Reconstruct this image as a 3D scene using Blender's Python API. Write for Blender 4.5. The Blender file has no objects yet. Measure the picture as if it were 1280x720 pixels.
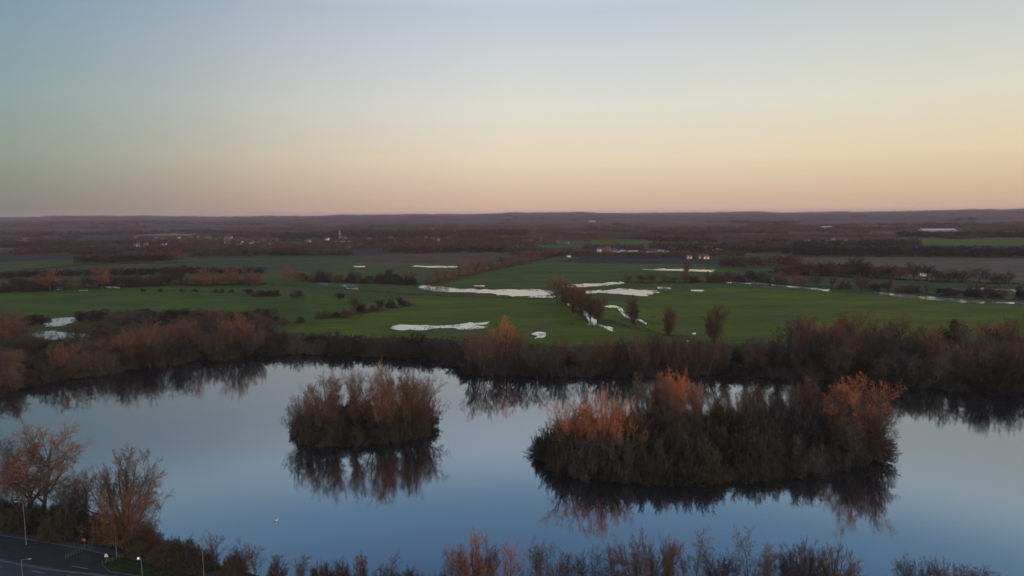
import bpy, math, random
import numpy as np
R = math.radians
rng = np.random.default_rng(7)
random.seed(7)
sc = bpy.context.scene
col = sc.collection

# ------------------------------------------------------------------ camera
F = 880.0; CAM_H = 75.0; PITCH = R(5.97); ROLL = R(0.43)
cf = np.array([0, math.cos(PITCH), -math.sin(PITCH)])
cu0 = np.array([0, math.sin(PITCH), math.cos(PITCH)])
cr0 = np.array([1.0, 0, 0])
cr = cr0*math.cos(ROLL) - cu0*math.sin(ROLL)
cu = cu0*math.cos(ROLL) + cr0*math.sin(ROLL)
cam_d = bpy.data.cameras.new('camera'); cam = bpy.data.objects.new('camera', cam_d); col.objects.link(cam)
cam_d.sensor_width = 36; cam_d.lens = 36*F/1280; cam_d.clip_start = 0.5; cam_d.clip_end = 60000
import mathutils
M = mathutils.Matrix(((cr[0], cu[0], -cf[0], 0), (cr[1], cu[1], -cf[1], 0), (cr[2], cu[2], -cf[2], CAM_H), (0, 0, 0, 1)))
cam.matrix_world = M
sc.camera = cam

# ------------------------------------------------------------------ sky and sun
SUN_AZ = R(140)      # clockwise from the view direction (+Y): low behind the camera, to the right
SUN_EL = R(1.1)
sc.view_settings.view_transform = 'Standard'; sc.view_settings.look = 'None'
sc.view_settings.gamma = 1; sc.view_settings.exposure = 0.0
w = bpy.data.worlds.new('World'); sc.world = w; w.use_nodes = True
wn, wl = w.node_tree.nodes, w.node_tree.links
wn.clear()
out = wn.new('ShaderNodeOutputWorld'); bg = wn.new('ShaderNodeBackground'); bg.inputs[1].default_value = 0.1
sky = wn.new('ShaderNodeTexSky'); sky.sky_type = 'NISHITA'; sky.sun_disc = False
sky.sun_elevation = SUN_EL; sky.sun_rotation = SUN_AZ; sky.air_density = 1.0; sky.dust_density = 1.0; sky.ozone_density = 1.0
# afterglow: the colour bands of the dusk sky by elevation, brighter towards the sun's side
tc = wn.new('ShaderNodeTexCoord'); sep = wn.new('ShaderNodeSeparateXYZ'); wl.new(tc.outputs['Generated'], sep.inputs[0])
ramp = wn.new('ShaderNodeValToRGB'); wl.new(sep.outputs[2], ramp.inputs[0])
SKY_STOPS = [(0.00, (0.60, 0.42, 0.33)), (0.018, (0.65, 0.455, 0.345)), (0.076, (0.783, 0.658, 0.485)), (0.144, (0.730, 0.716, 0.631)), (0.213, (0.617, 0.651, 0.672)),
             (0.265, (0.515, 0.591, 0.658)), (0.295, (0.53, 0.63, 0.72)), (0.33, (0.52, 0.66, 0.79)), (0.385, (0.245, 0.40, 0.60)), (0.47, (0.115, 0.215, 0.39)), (0.70, (0.15, 0.26, 0.48)), (1.0, (0.12, 0.21, 0.40))]
er = ramp.color_ramp
er.elements[0].position = SKY_STOPS[0][0]; er.elements[0].color = (*SKY_STOPS[0][1], 1)
er.elements[1].position = SKY_STOPS[-1][0]; er.elements[1].color = (*SKY_STOPS[-1][1], 1)
for p, c in SKY_STOPS[1:-1]:
    e = er.elements.new(p); e.color = (*c, 1)
def wmath(op, a, b=None, c=None):
    n = wn.new('ShaderNodeMath'); n.operation = op
    for i, v in enumerate((a, b, c)):
        if v is None: continue
        if isinstance(v, (int, float)): n.inputs[i].default_value = v
        else: wl.new(v, n.inputs[i])
    return n.outputs[0]
# the sky is dimmer and bluer to the left (away from the sunset side), brighter to the right
side = wn.new('ShaderNodeValToRGB'); wl.new(wmath('MULTIPLY_ADD', sep.outputs[0], 0.5, 0.5), side.inputs[0]); se = side.color_ramp; se.interpolation = 'CARDINAL'
se.elements[0].position = 0; se.elements[0].color = (.30, .42, .46, 1); se.elements[1].position = 1; se.elements[1].color = (1.0, .98, 0.90, 1)
for p_, c_ in ((0.215, (.36, .50, .57)), (0.335, (.72, .76, .80)), (0.50, (1.0, 1.0, 1.0)), (0.77, (.99, .98, .91))): q_ = se.elements.new(p_); q_.color = (*c_, 1)
vm0 = wn.new('ShaderNodeVectorMath'); vm0.operation = 'MULTIPLY'; wl.new(ramp.outputs[0], vm0.inputs[0]); 
hi = wn.new('ShaderNodeMapRange'); wl.new(sep.outputs[2], hi.inputs[0]); hi.inputs[1].default_value = 0.29; hi.inputs[2].default_value = 0.40
sm = wn.new('ShaderNodeMixRGB'); wl.new(hi.outputs[0], sm.inputs[0]); wl.new(side.outputs[0], sm.inputs[1]); sm.inputs[2].default_value = (.85, .95, 1.0, 1)
wl.new(sm.outputs[0], vm0.inputs[1])
vm = wn.new('ShaderNodeVectorMath'); vm.operation = 'SCALE'; wl.new(vm0.outputs[0], vm.inputs[0]); vm.inputs['Scale'].default_value = 10.6
# sunset glow low in the sky behind the viewpoint
dp = wn.new('ShaderNodeVectorMath'); dp.operation = 'DOT_PRODUCT'; wl.new(tc.outputs['Generated'], dp.inputs[0]); dp.inputs[1].default_value = (math.sin(SUN_AZ), math.cos(SUN_AZ), 0.12)
gl = wmath('POWER', wmath('MAXIMUM', dp.outputs['Value'], 0.0), 1.6)
ge = wn.new('ShaderNodeValToRGB'); wl.new(sep.outputs[2], ge.inputs[0]); gr = ge.color_ramp
gr.elements[0].position = 0; gr.elements[0].color = (1, .52, .22, 1); gr.elements[1].position = 1; gr.elements[1].color = (.02, .03, .05, 1)
for p_, c_ in ((0.12, (.95, .66, .32)), (0.35, (.50, .44, .30)), (0.6, (.20, .20, .18))): q_ = gr.elements.new(p_); q_.color = (*c_, 1)
gs = wn.new('ShaderNodeVectorMath'); gs.operation = 'SCALE'; wl.new(ge.outputs[0], gs.inputs[0]); wl.new(wmath('MULTIPLY', gl, 30.0), gs.inputs['Scale'])
ga = wn.new('ShaderNodeVectorMath'); ga.operation = 'ADD'; wl.new(vm.outputs[0], ga.inputs[0]); wl.new(gs.outputs[0], ga.inputs[1])
mix = wn.new('ShaderNodeMixRGB'); mix.inputs[0].default_value = 0.93
wl.new(sky.outputs[0], mix.inputs[1]); wl.new(ga.outputs[0], mix.inputs[2])
wl.new(mix.outputs[0], bg.inputs[0]); wl.new(bg.outputs[0], out.inputs[0])

sd_ = bpy.data.lights.new('sun', 'SUN'); sd_.energy = 1.25; sd_.angle = R(0.6); sd_.color = (1.0, 0.46, 0.27)
so = bpy.data.objects.new('sun', sd_); col.objects.link(so)
sv = mathutils.Vector((math.sin(SUN_AZ)*math.cos(SUN_EL), math.cos(SUN_AZ)*math.cos(SUN_EL), math.sin(SUN_EL)))
so.rotation_euler = sv.to_track_quat('Z', 'Y').to_euler(); so.location = (0, 0, 200)
sc.cycles.max_bounces = 6; sc.cycles.diffuse_bounces = 2; sc.cycles.glossy_bounces = 3; sc.cycles.volume_bounces = 1
sc.cycles.use_denoising = True; sc.cycles.denoiser = 'OPENIMAGEDENOISE'

# ------------------------------------------------------------------ pixel -> ground (1280x720 photograph pixels)
GZ = 0.8
def ray(px, py): return cf*F + cr*(px-640) - cu*(py-360)
def pix(px, py, z=GZ):
    d = ray(px, py); t = (z-CAM_H)/d[2]
    return np.array([d[0]*t, d[1]*t])
def height_at(xy, px, top):
    d = ray(px, top); return CAM_H + math.hypot(*xy)*d[2]/math.hypot(d[0], d[1])
def mpp(xy): return math.hypot(*xy)/F

# ------------------------------------------------------------------ mesh helpers
def np_mesh(name, V, quads=None, tris=None, smooth=False):
    me = bpy.data.meshes.new(name)
    V = np.asarray(V, np.float32)
    q = np.zeros((0, 4), np.int32) if quads is None else np.asarray(quads, np.int32)
    t = np.zeros((0, 3), np.int32) if tris is None else np.asarray(tris, np.int32)
    me.vertices.add(len(V)); me.vertices.foreach_set('co', V.ravel())
    nl = q.size + t.size
    me.loops.add(nl); me.loops.foreach_set('vertex_index', np.concatenate([q.ravel(), t.ravel()]))
    starts = np.concatenate([np.arange(len(q))*4, q.size + np.arange(len(t))*3]).astype(np.int32)
    me.polygons.add(len(starts)); me.polygons.foreach_set('loop_start', starts)
    if smooth: me.polygons.foreach_set('use_smooth', np.ones(len(starts), bool))
    me.update(calc_edges=True); me.validate()
    return me
def link(name, me, mat=None, parent=None, **props):
    o = bpy.data.objects.new(name, me); col.objects.link(o)
    if mat is not None and not me.materials: me.materials.append(mat)
    if parent is not None: o.parent = parent
    for k, v in props.items():
        if v: o[k] = v
    return o
def empty(name, loc, label, cat, group=None):
    o = bpy.data.objects.new(name, None); col.objects.link(o); o.location = loc; o.empty_display_size = 0.5
    o['label'] = label; o['category'] = cat
    if group: o['group'] = group
    return o
class MB:
    def __init__(s): s.v = []; s.f = []
    def box(s, c, d, rz=0.0):
        n = len(s.v); cz, sz = math.cos(rz), math.sin(rz)
        for z in (-1, 1):
            for x, y in ((-1, -1), (1, -1), (1, 1), (-1, 1)):
                a, b = x*d[0]/2, y*d[1]/2
                s.v.append((c[0]+a*cz-b*sz, c[1]+a*sz+b*cz, c[2]+z*d[2]/2))
        for f in ((0, 3, 2, 1), (4, 5, 6, 7), (0, 1, 5, 4), (1, 2, 6, 5), (2, 3, 7, 6), (3, 0, 4, 7)): s.f.append([n+i for i in f])
        return s
    def tube(s, pts, rad, k=8):
        n0 = len(s.v); pts = [mathutils.Vector(p) for p in pts]
        if isinstance(rad, (int, float)): rad = [rad]*len(pts)
        for i, p in enumerate(pts):
            t = (pts[min(i+1, len(pts)-1)] - pts[max(i-1, 0)]).normalized()
            a = t.cross(mathutils.Vector((0.13, 0.97, 0.21))).normalized(); b = t.cross(a)
            for j in range(k):
                q = p + (a*math.cos(2*math.pi*j/k) + b*math.sin(2*math.pi*j/k))*rad[i]; s.v.append(tuple(q))
        for i in range(len(pts)-1):
            for j in range(k):
                s.f.append([n0+i*k+j, n0+i*k+(j+1) % k, n0+(i+1)*k+(j+1) % k, n0+(i+1)*k+j])
        s.f.append([n0+j for j in range(k)][::-1]); s.f.append([n0+(len(pts)-1)*k+j for j in range(k)])
        return s
    def mesh(s, name):
        me = bpy.data.meshes.new(name); me.from_pydata(s.v, [], s.f); me.update(); return me

# ------------------------------------------------------------------ materials
def mat(name, rough=0.9, spec=0.2):
    m = bpy.data.materials.new(name); m.use_nodes = True
    b = m.node_tree.nodes['Principled BSDF']; b.inputs['Roughness'].default_value = rough
    b.inputs['Specular IOR Level'].default_value = spec
    return m, m.node_tree.nodes, m.node_tree.links, b
def noise(n, l, scale, detail=4, rough=0.6, coord='Object', stretch=(1, 1, 1), rot=0):
    t = n.new('ShaderNodeTexCoord'); mp = n.new('ShaderNodeMapping'); mp.inputs['Scale'].default_value = stretch
    mp.inputs['Rotation'].default_value = (0, 0, rot)
    l.new(t.outputs[coord], mp.inputs[0]); x = n.new('ShaderNodeTexNoise')
    x.inputs['Scale'].default_value = scale; x.inputs['Detail'].default_value = detail; x.inputs['Roughness'].default_value = rough
    l.new(mp.outputs[0], x.inputs[0]); return x.outputs['Fac']
def cramp(n, l, fac, stops):
    r = n.new('ShaderNodeValToRGB'); l.new(fac, r.inputs[0]); e = r.color_ramp
    e.elements[0].position, e.elements[0].color = stops[0][0], (*stops[0][1], 1)
    e.elements[1].position, e.elements[1].color = stops[-1][0], (*stops[-1][1], 1)
    for p, c in stops[1:-1]: q = e.elements.new(p); q.color = (*c, 1)
    return r.outputs[0]
def mixc(n, l, fac, a, b, mode='MIX'):
    m = n.new('ShaderNodeMixRGB'); m.blend_type = mode
    for i, v in enumerate((fac, a, b)):
        if isinstance(v, (int, float)): m.inputs[i].default_value = v
        elif isinstance(v, tuple): m.inputs[i].default_value = (*v, 1)
        else: l.new(v, m.inputs[i])
    return m.outputs[0]
def field_mat(name, c1, c2, c3=None, rot=0.0):
    m, n, l, b = mat(name, 1.0, 0.1)
    f = noise(n, l, 0.012, 5, 0.6, stretch=(1, 2.2, 1), rot=rot)
    base = cramp(n, l, f, [(0.36, tuple(x*0.78 for x in c1)), (0.5, tuple((x+y)/2 for x, y in zip(c1, c2))), (0.64, (c2[0]*1.22, c2[1]*1.10, c2[2]*1.1))])
    f2 = noise(n, l, 0.15, 4, 0.7, stretch=(0.25, 1.4, 1), rot=rot)
    base = mixc(n, l, 0.45, base, cramp(n, l, f2, [(0.3, tuple(x*0.55 for x in c1)), (0.7, tuple(x*1.4 for x in c2))]))
    if c3:
        f3 = noise(n, l, 0.03, 3, 0.5)
        base = mixc(n, l, cramp(n, l, f3, [(0.55, (0, 0, 0)), (0.72, (1, 1, 1))]), base, c3)
    l.new(base, b.inputs['Base Color']); return m
GRASS1, GRASS2 = (0.058, 0.084, 0.026), (0.088, 0.112, 0.036)
M_grass = field_mat('grass_field', (0.080, 0.100, 0.012), (0.125, 0.138, 0.017), (0.110, 0.100, 0.040), rot=0.35)
M_grass2 = field_mat('grass_field_deep', (0.060, 0.092, 0.013), (0.092, 0.122, 0.018), None, rot=-0.25)
M_grass3 = field_mat('grass_field_dull', (0.050, 0.060, 0.028), (0.078, 0.085, 0.038), (0.075, 0.060, 0.040), rot=0.1)
M_plough = field_mat('ploughed_field', (0.095, 0.052, 0.034), (0.130, 0.072, 0.046), None, rot=0.05)
M_stubble = field_mat('stubble_field', (0.110, 0.075, 0.055), (0.150, 0.100, 0.072), None, rot=0.15)
M_dark = field_mat('dark_field', (0.034, 0.030, 0.028), (0.055, 0.044, 0.040), None, rot=-0.1)
M_straw = field_mat('straw_field', (0.26, 0.13, 0.075), (0.34, 0.17, 0.10), None)

def ground_mat():
    m, n, l, b = mat('ground', 1.0, 0.1)
    at = n.new('ShaderNodeAttribute'); at.attribute_name = 'zone'   # r: scrubland litter, g: far patchwork
    sp = n.new('ShaderNodeSeparateColor'); l.new(at.outputs['Color'], sp.inputs[0])
    f = noise(n, l, 0.012, 5, 0.6, stretch=(1, 2.2, 1), rot=0.3)
    g = cramp(n, l, f, [(0.3, (0.066, 0.082, 0.014)), (0.7, (0.105, 0.112, 0.020))])
    f2 = noise(n, l, 0.15, 4, 0.7, stretch=(0.3, 1.3, 1))
    g = mixc(n, l, 0.4, g, cramp(n, l, f2, [(0.3, (0.032, 0.045, 0.018)), (0.7, (0.11, 0.13, 0.05))]))
    lit = cramp(n, l, noise(n, l, 0.35, 5, 0.7), [(0.3, (0.024, 0.020, 0.014)), (0.7, (0.060, 0.050, 0.032))])
    t = n.new('ShaderNodeTexCoord'); mp = n.new('ShaderNodeMapping'); l.new(t.outputs['Object'], mp.inputs[0])
    mp.inputs['Scale'].default_value = (1/620, 1/380, 0); mp.inputs['Rotation'].default_value = (0, 0, 0.25)
    wv = n.new('ShaderNodeVectorMath'); wv.operation = 'ADD'; l.new(mp.outputs[0], wv.inputs[0])
    nz = n.new('ShaderNodeTexNoise'); nz.inputs['Scale'].default_value = 1.2; l.new(mp.outputs[0], nz.inputs[0]); l.new(nz.outputs['Color'], wv.inputs[1])
    v = n.new('ShaderNodeTexVoronoi'); v.inputs['Scale'].default_value = 1.0; l.new(wv.outputs[0], v.inputs[0])
    sh = n.new('ShaderNodeSeparateColor'); l.new(v.outputs['Color'], sh.inputs[0])
    far = cramp(n, l, sh.outputs[0], [(0.0, (0.045, 0.034, 0.030)), (0.25, (0.085, 0.055, 0.044)), (0.45, (0.050, 0.058, 0.025)), (0.65, (0.130, 0.080, 0.060)), (0.85, (0.070, 0.070, 0.036)), (1.0, (0.16, 0.10, 0.075))])
    wood = cramp(n, l, noise(n, l, 1.0, 8, 0.62, stretch=(1/700, 1/330, 0)), [(0.44, (0, 0, 0)), (0.54, (1, 1, 1))])
    far = mixc(n, l, wood, far, (0.040, 0.031, 0.032))
    hedge = n.new('ShaderNodeTexVoronoi'); hedge.feature = 'DISTANCE_TO_EDGE'; hedge.inputs['Scale'].default_value = 1.0; l.new(wv.outputs[0], hedge.inputs[0])
    far = mixc(n, l, cramp(n, l, hedge.outputs['Distance'], [(0.02, (1, 1, 1)), (0.06, (0, 0, 0))]), far, (0.026, 0.022, 0.022))
    c = mixc(n, l, sp.outputs[1], g, far); c = mixc(n, l, sp.outputs[0], c, lit)
    l.new(c, b.inputs['Base Color']); return m
M_ground = ground_mat()

def water_mat(name, ior, base, bump=0.02, rough=0.03):
    m, n, l, b = mat(name, rough, 0.5)
    b.inputs['IOR'].default_value = ior; b.inputs['Base Color'].default_value = (*base, 1)
    f = noise(n, l, 0.9, 3, 0.5, stretch=(1, 2.0, 1))
    big = cramp(n, l, noise(n, l, 0.02, 3, 0.5), [(0.35, (0.2, 0.2, 0.2)), (0.7, (1, 1, 1))])
    mu = n.new('ShaderNodeMath'); mu.operation = 'MULTIPLY'; l.new(f, mu.inputs[0]); l.new(big, mu.inputs[1])
    bp = n.new('ShaderNodeBump'); bp.inputs['Strength'].default_value = bump; bp.inputs['Distance'].default_value = 0.3
    l.new(mu.outputs[0], bp.inputs['Height']); l.new(bp.outputs[0], b.inputs['Normal']); return m
M_lake = water_mat('lake_water', 5.2, (0.010, 0.014, 0.016), 0.03, 0.03)
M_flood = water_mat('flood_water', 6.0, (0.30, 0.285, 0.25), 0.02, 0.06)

def twig_mat():
    m, n, l, b = mat('twigs', 0.85, 0.1)
    oi = n.new('ShaderNodeObjectInfo')
    v = cramp(n, l, noise(n, l, 0.5, 3, 0.6), [(0.3, (0.70, 0.70, 0.70)), (0.7, (1.25, 1.2, 1.15))])
    c = mixc(n, l, 1.0, oi.outputs['Color'], v, 'MULTIPLY'); l.new(c, b.inputs['Base Color']); return m
M_twig = twig_mat()
def bark_mat():
    m, n, l, b = mat('bark', 0.9, 0.15)
    c = cramp(n, l, noise(n, l, 3.0, 5, 0.7, stretch=(1, 1, 0.25)), [(0.3, (0.040, 0.033, 0.026)), (0.7, (0.115, 0.095, 0.075))])
    l.new(c, b.inputs['Base Color']); return m
M_bark = bark_mat()
def plain(name, c, rough=0.8, spec=0.3, var=0.25, sc_=2.0, metal=0.0):
    m, n, l, b = mat(name, rough, spec); b.inputs['Metallic'].default_value = metal
    k = cramp(n, l, noise(n, l, sc_, 5, 0.65), [(0.3, tuple(x*(1-var) for x in c)), (0.7, tuple(min(1, x*(1+var)) for x in c))])
    l.new(k, b.inputs['Base Color']); return m
M_asphalt = plain('asphalt', (0.036, 0.035, 0.029), 0.85, 0.3, 0.18, 0.6)
M_asphalt2 = plain('worn_asphalt', (0.055, 0.055, 0.052), 0.85, 0.3, 0.15, 0.5)
M_path = plain('path_tarmac', (0.055, 0.055, 0.050), 0.9, 0.2, 0.2, 0.8)
M_kerb = plain('kerb_stone', (0.09, 0.09, 0.09), 0.9, 0.2, 0.2, 1.5)
M_paint = plain('road_paint', (0.19, 0.19, 0.20), 0.7, 0.3, 0.3, 1.2)
M_steel = plain('galvanised_steel', (0.20, 0.20, 0.20), 0.5, 0.5, 0.12, 3.0, 0.3)
M_white = plain('white_paint', (0.72, 0.72, 0.70), 0.5, 0.4, 0.06, 3.0)
M_red = plain('red_paint', (0.30, 0.022, 0.024), 0.5, 0.4, 0.1, 3.0)
M_pinkish = plain('faded_pink_panel', (0.42, 0.17, 0.16), 0.6, 0.3, 0.1, 3.0)
M_head = plain('lamp_housing', (0.34, 0.32, 0.31), 0.5, 0.4, 0.06, 3.0)
M_railing = plain('weathered_railing', (0.11, 0.11, 0.10), 0.7, 0.3, 0.2, 2.0)
M_timber = plain('pale_timber', (0.38, 0.35, 0.31), 0.8, 0.2, 0.15, 4.0)
M_verge = plain('verge_grass', (0.038, 0.044, 0.016), 1.0, 0.1, 0.4, 0.8)
M_leaf = None

# ------------------------------------------------------------------ lake, islands, ground
def px_poly(pts, z): return np.array([pix(x, y, z) for x, y in pts])
shore_px = [(-260, 560), (-120, 512), (-40, 497), (0, 488), (40, 479), (80, 474), (120, 468), (150, 463), (200, 456), (260, 449), (320, 443), (400, 443), (480, 446), (545, 449),
            (568, 456), (590, 466), (640, 470), (700, 470), (760, 469), (850, 467), (960, 469), (1050, 474), (1110, 480), (1180, 485), (1280, 489), (1400, 496), (1600, 515),
            (1760, 640), (1500, 745), (1300, 752), (1150, 748), (1000, 742), (800, 742), (640, 744), (520, 742), (420, 735), (330, 722), (262, 702), (205, 682), (160, 664), (110, 652), (60, 646), (0, 638), (-120, 628), (-260, 612)]
isl_small_px = [(361, 546), (372, 551), (400, 556), (430, 556), (480, 553), (520, 548), (549, 537), (548, 528), (520, 522), (480, 519), (430, 521), (390, 527), (366, 538)]
isl_big_px = [(661, 568), (668, 580), (700, 592), (750, 600), (810, 604), (870, 604), (930, 600), (1000, 592), (1060, 584), (1105, 573), (1117, 560), (1110, 548), (1060, 538),
              (980, 532), (900, 530), (830, 530), (760, 533), (700, 543), (668, 556)]
def wobble(P, amp, step, seed):
    r = np.random.default_rng(seed); Q = []
    for a, b in zip(P, np.roll(P, -1, 0)):
        L = np.linalg.norm(b-a); k = max(1, int(L/step))
        for i in range(k):
            Q.append(a+(b-a)*i/k)
    Q = np.array(Q); n = len(Q)
    T = np.roll(Q, -1, 0)-np.roll(Q, 1, 0); T /= np.linalg.norm(T, axis=1)[:, None]+1e-9
    N = np.stack([T[:, 1], -T[:, 0]], 1)
    w_ = r.normal(size=n); w_ = (w_ + np.roll(w_, 1) + np.roll(w_, 2)*0.7 + np.roll(w_, -1)*0.7)/1.8
    return Q + N*(w_*amp)[:, None]
def shrink(P_, fx, fy):
    cx_ = sum(p[0] for p in P_)/len(P_); cy_ = sum(p[1] for p in P_)/len(P_)
    return [(cx_+(p[0]-cx_)*fx, cy_+(p[1]-cy_)*fy) for p in P_]
isl_small_px = shrink(isl_small_px, 0.89, 0.82); isl_big_px = shrink(isl_big_px, 0.945, 0.88)
shore = wobble(px_poly(shore_px, 0), 1.0, 7, 1); isl_s = wobble(px_poly(isl_small_px, 0), 0.5, 3, 2); isl_b = wobble(px_poly(isl_big_px, 0), 0.7, 3, 3)
def sdist(P, poly):
    """signed distance of points P to polygon: positive inside"""
    d = np.full(len(P), 1e18); ins = np.zeros(len(P), bool)
    for a, b in zip(poly, np.roll(poly, -1, 0)):
        e = b-a; q = P-a; t = np.clip((q@e)/(e@e+1e-12), 0, 1); dd = ((q-t[:, None]*e)**2).sum(1); d = np.minimum(d, dd)
        c = ((a[1] > P[:, 1]) != (b[1] > P[:, 1])); 
        xs = (b[0]-a[0])*(P[:, 1]-a[1])/((b[1]-a[1]) if abs(b[1]-a[1]) > 1e-9 else 1e-9)+a[0]
        ins ^= c & (P[:, 0] < xs)
    return np.where(ins, 1, -1)*np.sqrt(d)
def lake_sd(P): return np.minimum(sdist(P, shore), np.minimum(-sdist(P, isl_s), -sdist(P, isl_b)))   # >0 in water
def hills(P):
    r = np.hypot(P[:, 0], P[:, 1]); az = np.arctan2(P[:, 0], P[:, 1])
    t = np.clip((r-3400)/9000, 0, 1); t = t*t*(3-2*t)
    n1 = np.sin(az*9+1.3)*3.5+np.sin(az*23+0.4)*2.2+np.sin(az*57+2)*1.2+np.sin(az*131+1)*0.7
    n2 = np.sin(P[:, 0]/900+1)*np.sin(P[:, 1]/1300)*9
    fr = np.where(P[:, 1] > 0, 1.0, 0.0)
    return fr*(t*(84+n1*3.2) + t*(1-t)*4*n2*0.8)
def ground_z(P):
    s = lake_sd(P); z = np.clip(-s*0.22, -1.6, GZ)
    return z + np.where(s > 0, 0, hills(P))
ys = [-700.0]
while ys[-1] < 60: ys.append(ys[-1]+20)
while ys[-1] < 430: ys.append(ys[-1]+2.2)
while ys[-1] < 17000: ys.append(ys[-1]+2.2+(ys[-1]-430)*0.014)
ys = np.array(ys); us = np.linspace(-1, 1, 461)
wid = np.where(ys < 60, 1100, 430+0.86*np.maximum(ys, 0))
X = us[None, :]*wid[:, None]; Y = np.repeat(ys[:, None], len(us), 1)
P = np.stack([X.ravel(), Y.ravel()], 1)
s_l = lake_sd(P); Z = ground_z(P)
ny, nx = X.shape; idx = np.arange(ny*nx).reshape(ny, nx)
Q = np.stack([idx[:-1, :-1], idx[:-1, 1:], idx[1:, 1:], idx[1:, :-1]], -1).reshape(-1, 4)
me = np_mesh('ground', np.column_stack([P, Z]), quads=Q, smooth=True)
zr = np.clip(1-(-s_l-38)/25, 0, 1)*np.where(P[:, 1] > 60, 1, 0)
zg = np.clip((P[:, 1]-1150)/250, 0, 1)
ca = me.color_attributes.new('zone', 'FLOAT_COLOR', 'POINT')
ca.data.foreach_set('color', np.column_stack([zr, zg, zr*0, zr*0+1]).astype(np.float32).ravel())
link('ground', me, M_ground, kind='structure')
from mathutils.geometry import tessellate_polygon
def sheet(name, poly, z, m, **props):
    tri = tessellate_polygon([[mathutils.Vector((p[0], p[1], 0)) for p in poly]])
    V = [(p[0], p[1], z) for p in poly]
    T = []
    for t in tri:
        a, b, c = (np.array(V[i][:2]) for i in t)
        T.append(t if (b-a)[0]*(c-a)[1]-(b-a)[1]*(c-a)[0] > 0 else t[::-1])
    return link(name, np_mesh(name, V, tris=T), m, **(props or {'kind': 'structure'}))
lk = np.array([pix(x, y, 0) for x, y in shore_px]); cen = lk.mean(0)
big = [c+(c-cen)/np.linalg.norm(c-cen)*5 for c in shore]
sheet('lake_water', [(-420, 60), (420, 60), (420, 440), (-420, 440)], 0.0, M_lake)

# fields, in photograph pixels
FIELDS = [
 ('grass_field', M_grass2, [(0, 366), (60, 362), (160, 359), (330, 362), (430, 372), (440, 382), (400, 398), (330, 394), (200, 389), (100, 389), (40, 396), (-30, 400), (-60, 370)]),
 ('grass_field', M_grass, [(440, 382), (520, 371), (690, 375), (735, 402), (800, 414), (860, 426), (800, 432), (640, 430), (400, 424), (330, 418), (400, 400)]),
 ('grass_field', M_grass, [(800, 372), (900, 360), (1085, 368), (1290, 384), (1290, 420), (1100, 425), (900, 430), (860, 424), (745, 400), (760, 378)]),
 ('grass_field', M_grass2, [(535, 350), (620, 340), (735, 341), (790, 350), (760, 356), (690, 359), (560, 358)]),
 ('grass_field', M_grass2, [(640, 334), (735, 329), (900, 333), (905, 340), (735, 342), (600, 341)]),
 ('grass_field', M_grass3, [(0, 340), (110, 330), (300, 326), (430, 330), (380, 338), (250, 342), (0, 352)]),
 ('ploughed_field', M_plough, [(450, 320), (620, 314), (720, 312), (655, 326), (560, 328), (445, 326)]),
 ('stubble_field', M_stubble, [(450, 327), (560, 328), (650, 327), (610, 331), (440, 332)]),
 ('ploughed_field', M_dark, [(740, 320), (930, 323), (940, 331), (735, 329), (690, 327)]),
 ('stubble_field', M_stubble, [(985, 322), (1290, 322), (1290, 351), (1120, 346), (960, 334)]),
 ('grass_field', M_grass3, [(900, 341), (960, 340), (1120, 349), (1290, 357), (1290, 372), (1080, 360), (900, 354)]),
 ('grass_field', M_grass2, [(1120, 298), (1290, 298), (1290, 307), (1150, 307)]),
 ('grass_field', M_grass2, [(740, 300), (870, 299), (875, 304), (735, 307)]),
 ('grass_field', M_grass2, [(640, 305), (740, 304), (735, 309), (640, 311)]),
 ('straw_field', M_straw, [(165, 294.5), (205, 291.4), (252, 291.8), (235, 294.5)]),
 ('ploughed_field', M_dark, [(-40, 316), (330, 308), (330, 314), (120, 322), (-40, 330)]),
 ('ploughed_field', M_dark, [(-40, 296), (150, 297), (160, 304), (-40, 308)]),
]
for i, (nm, m, pp) in enumerate(FIELDS):
    sheet(nm, wobble(px_poly(pp, GZ), 2.0, 30, 20+i), GZ+0.04+0.012*(i % 4), m, kind='structure')

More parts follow.
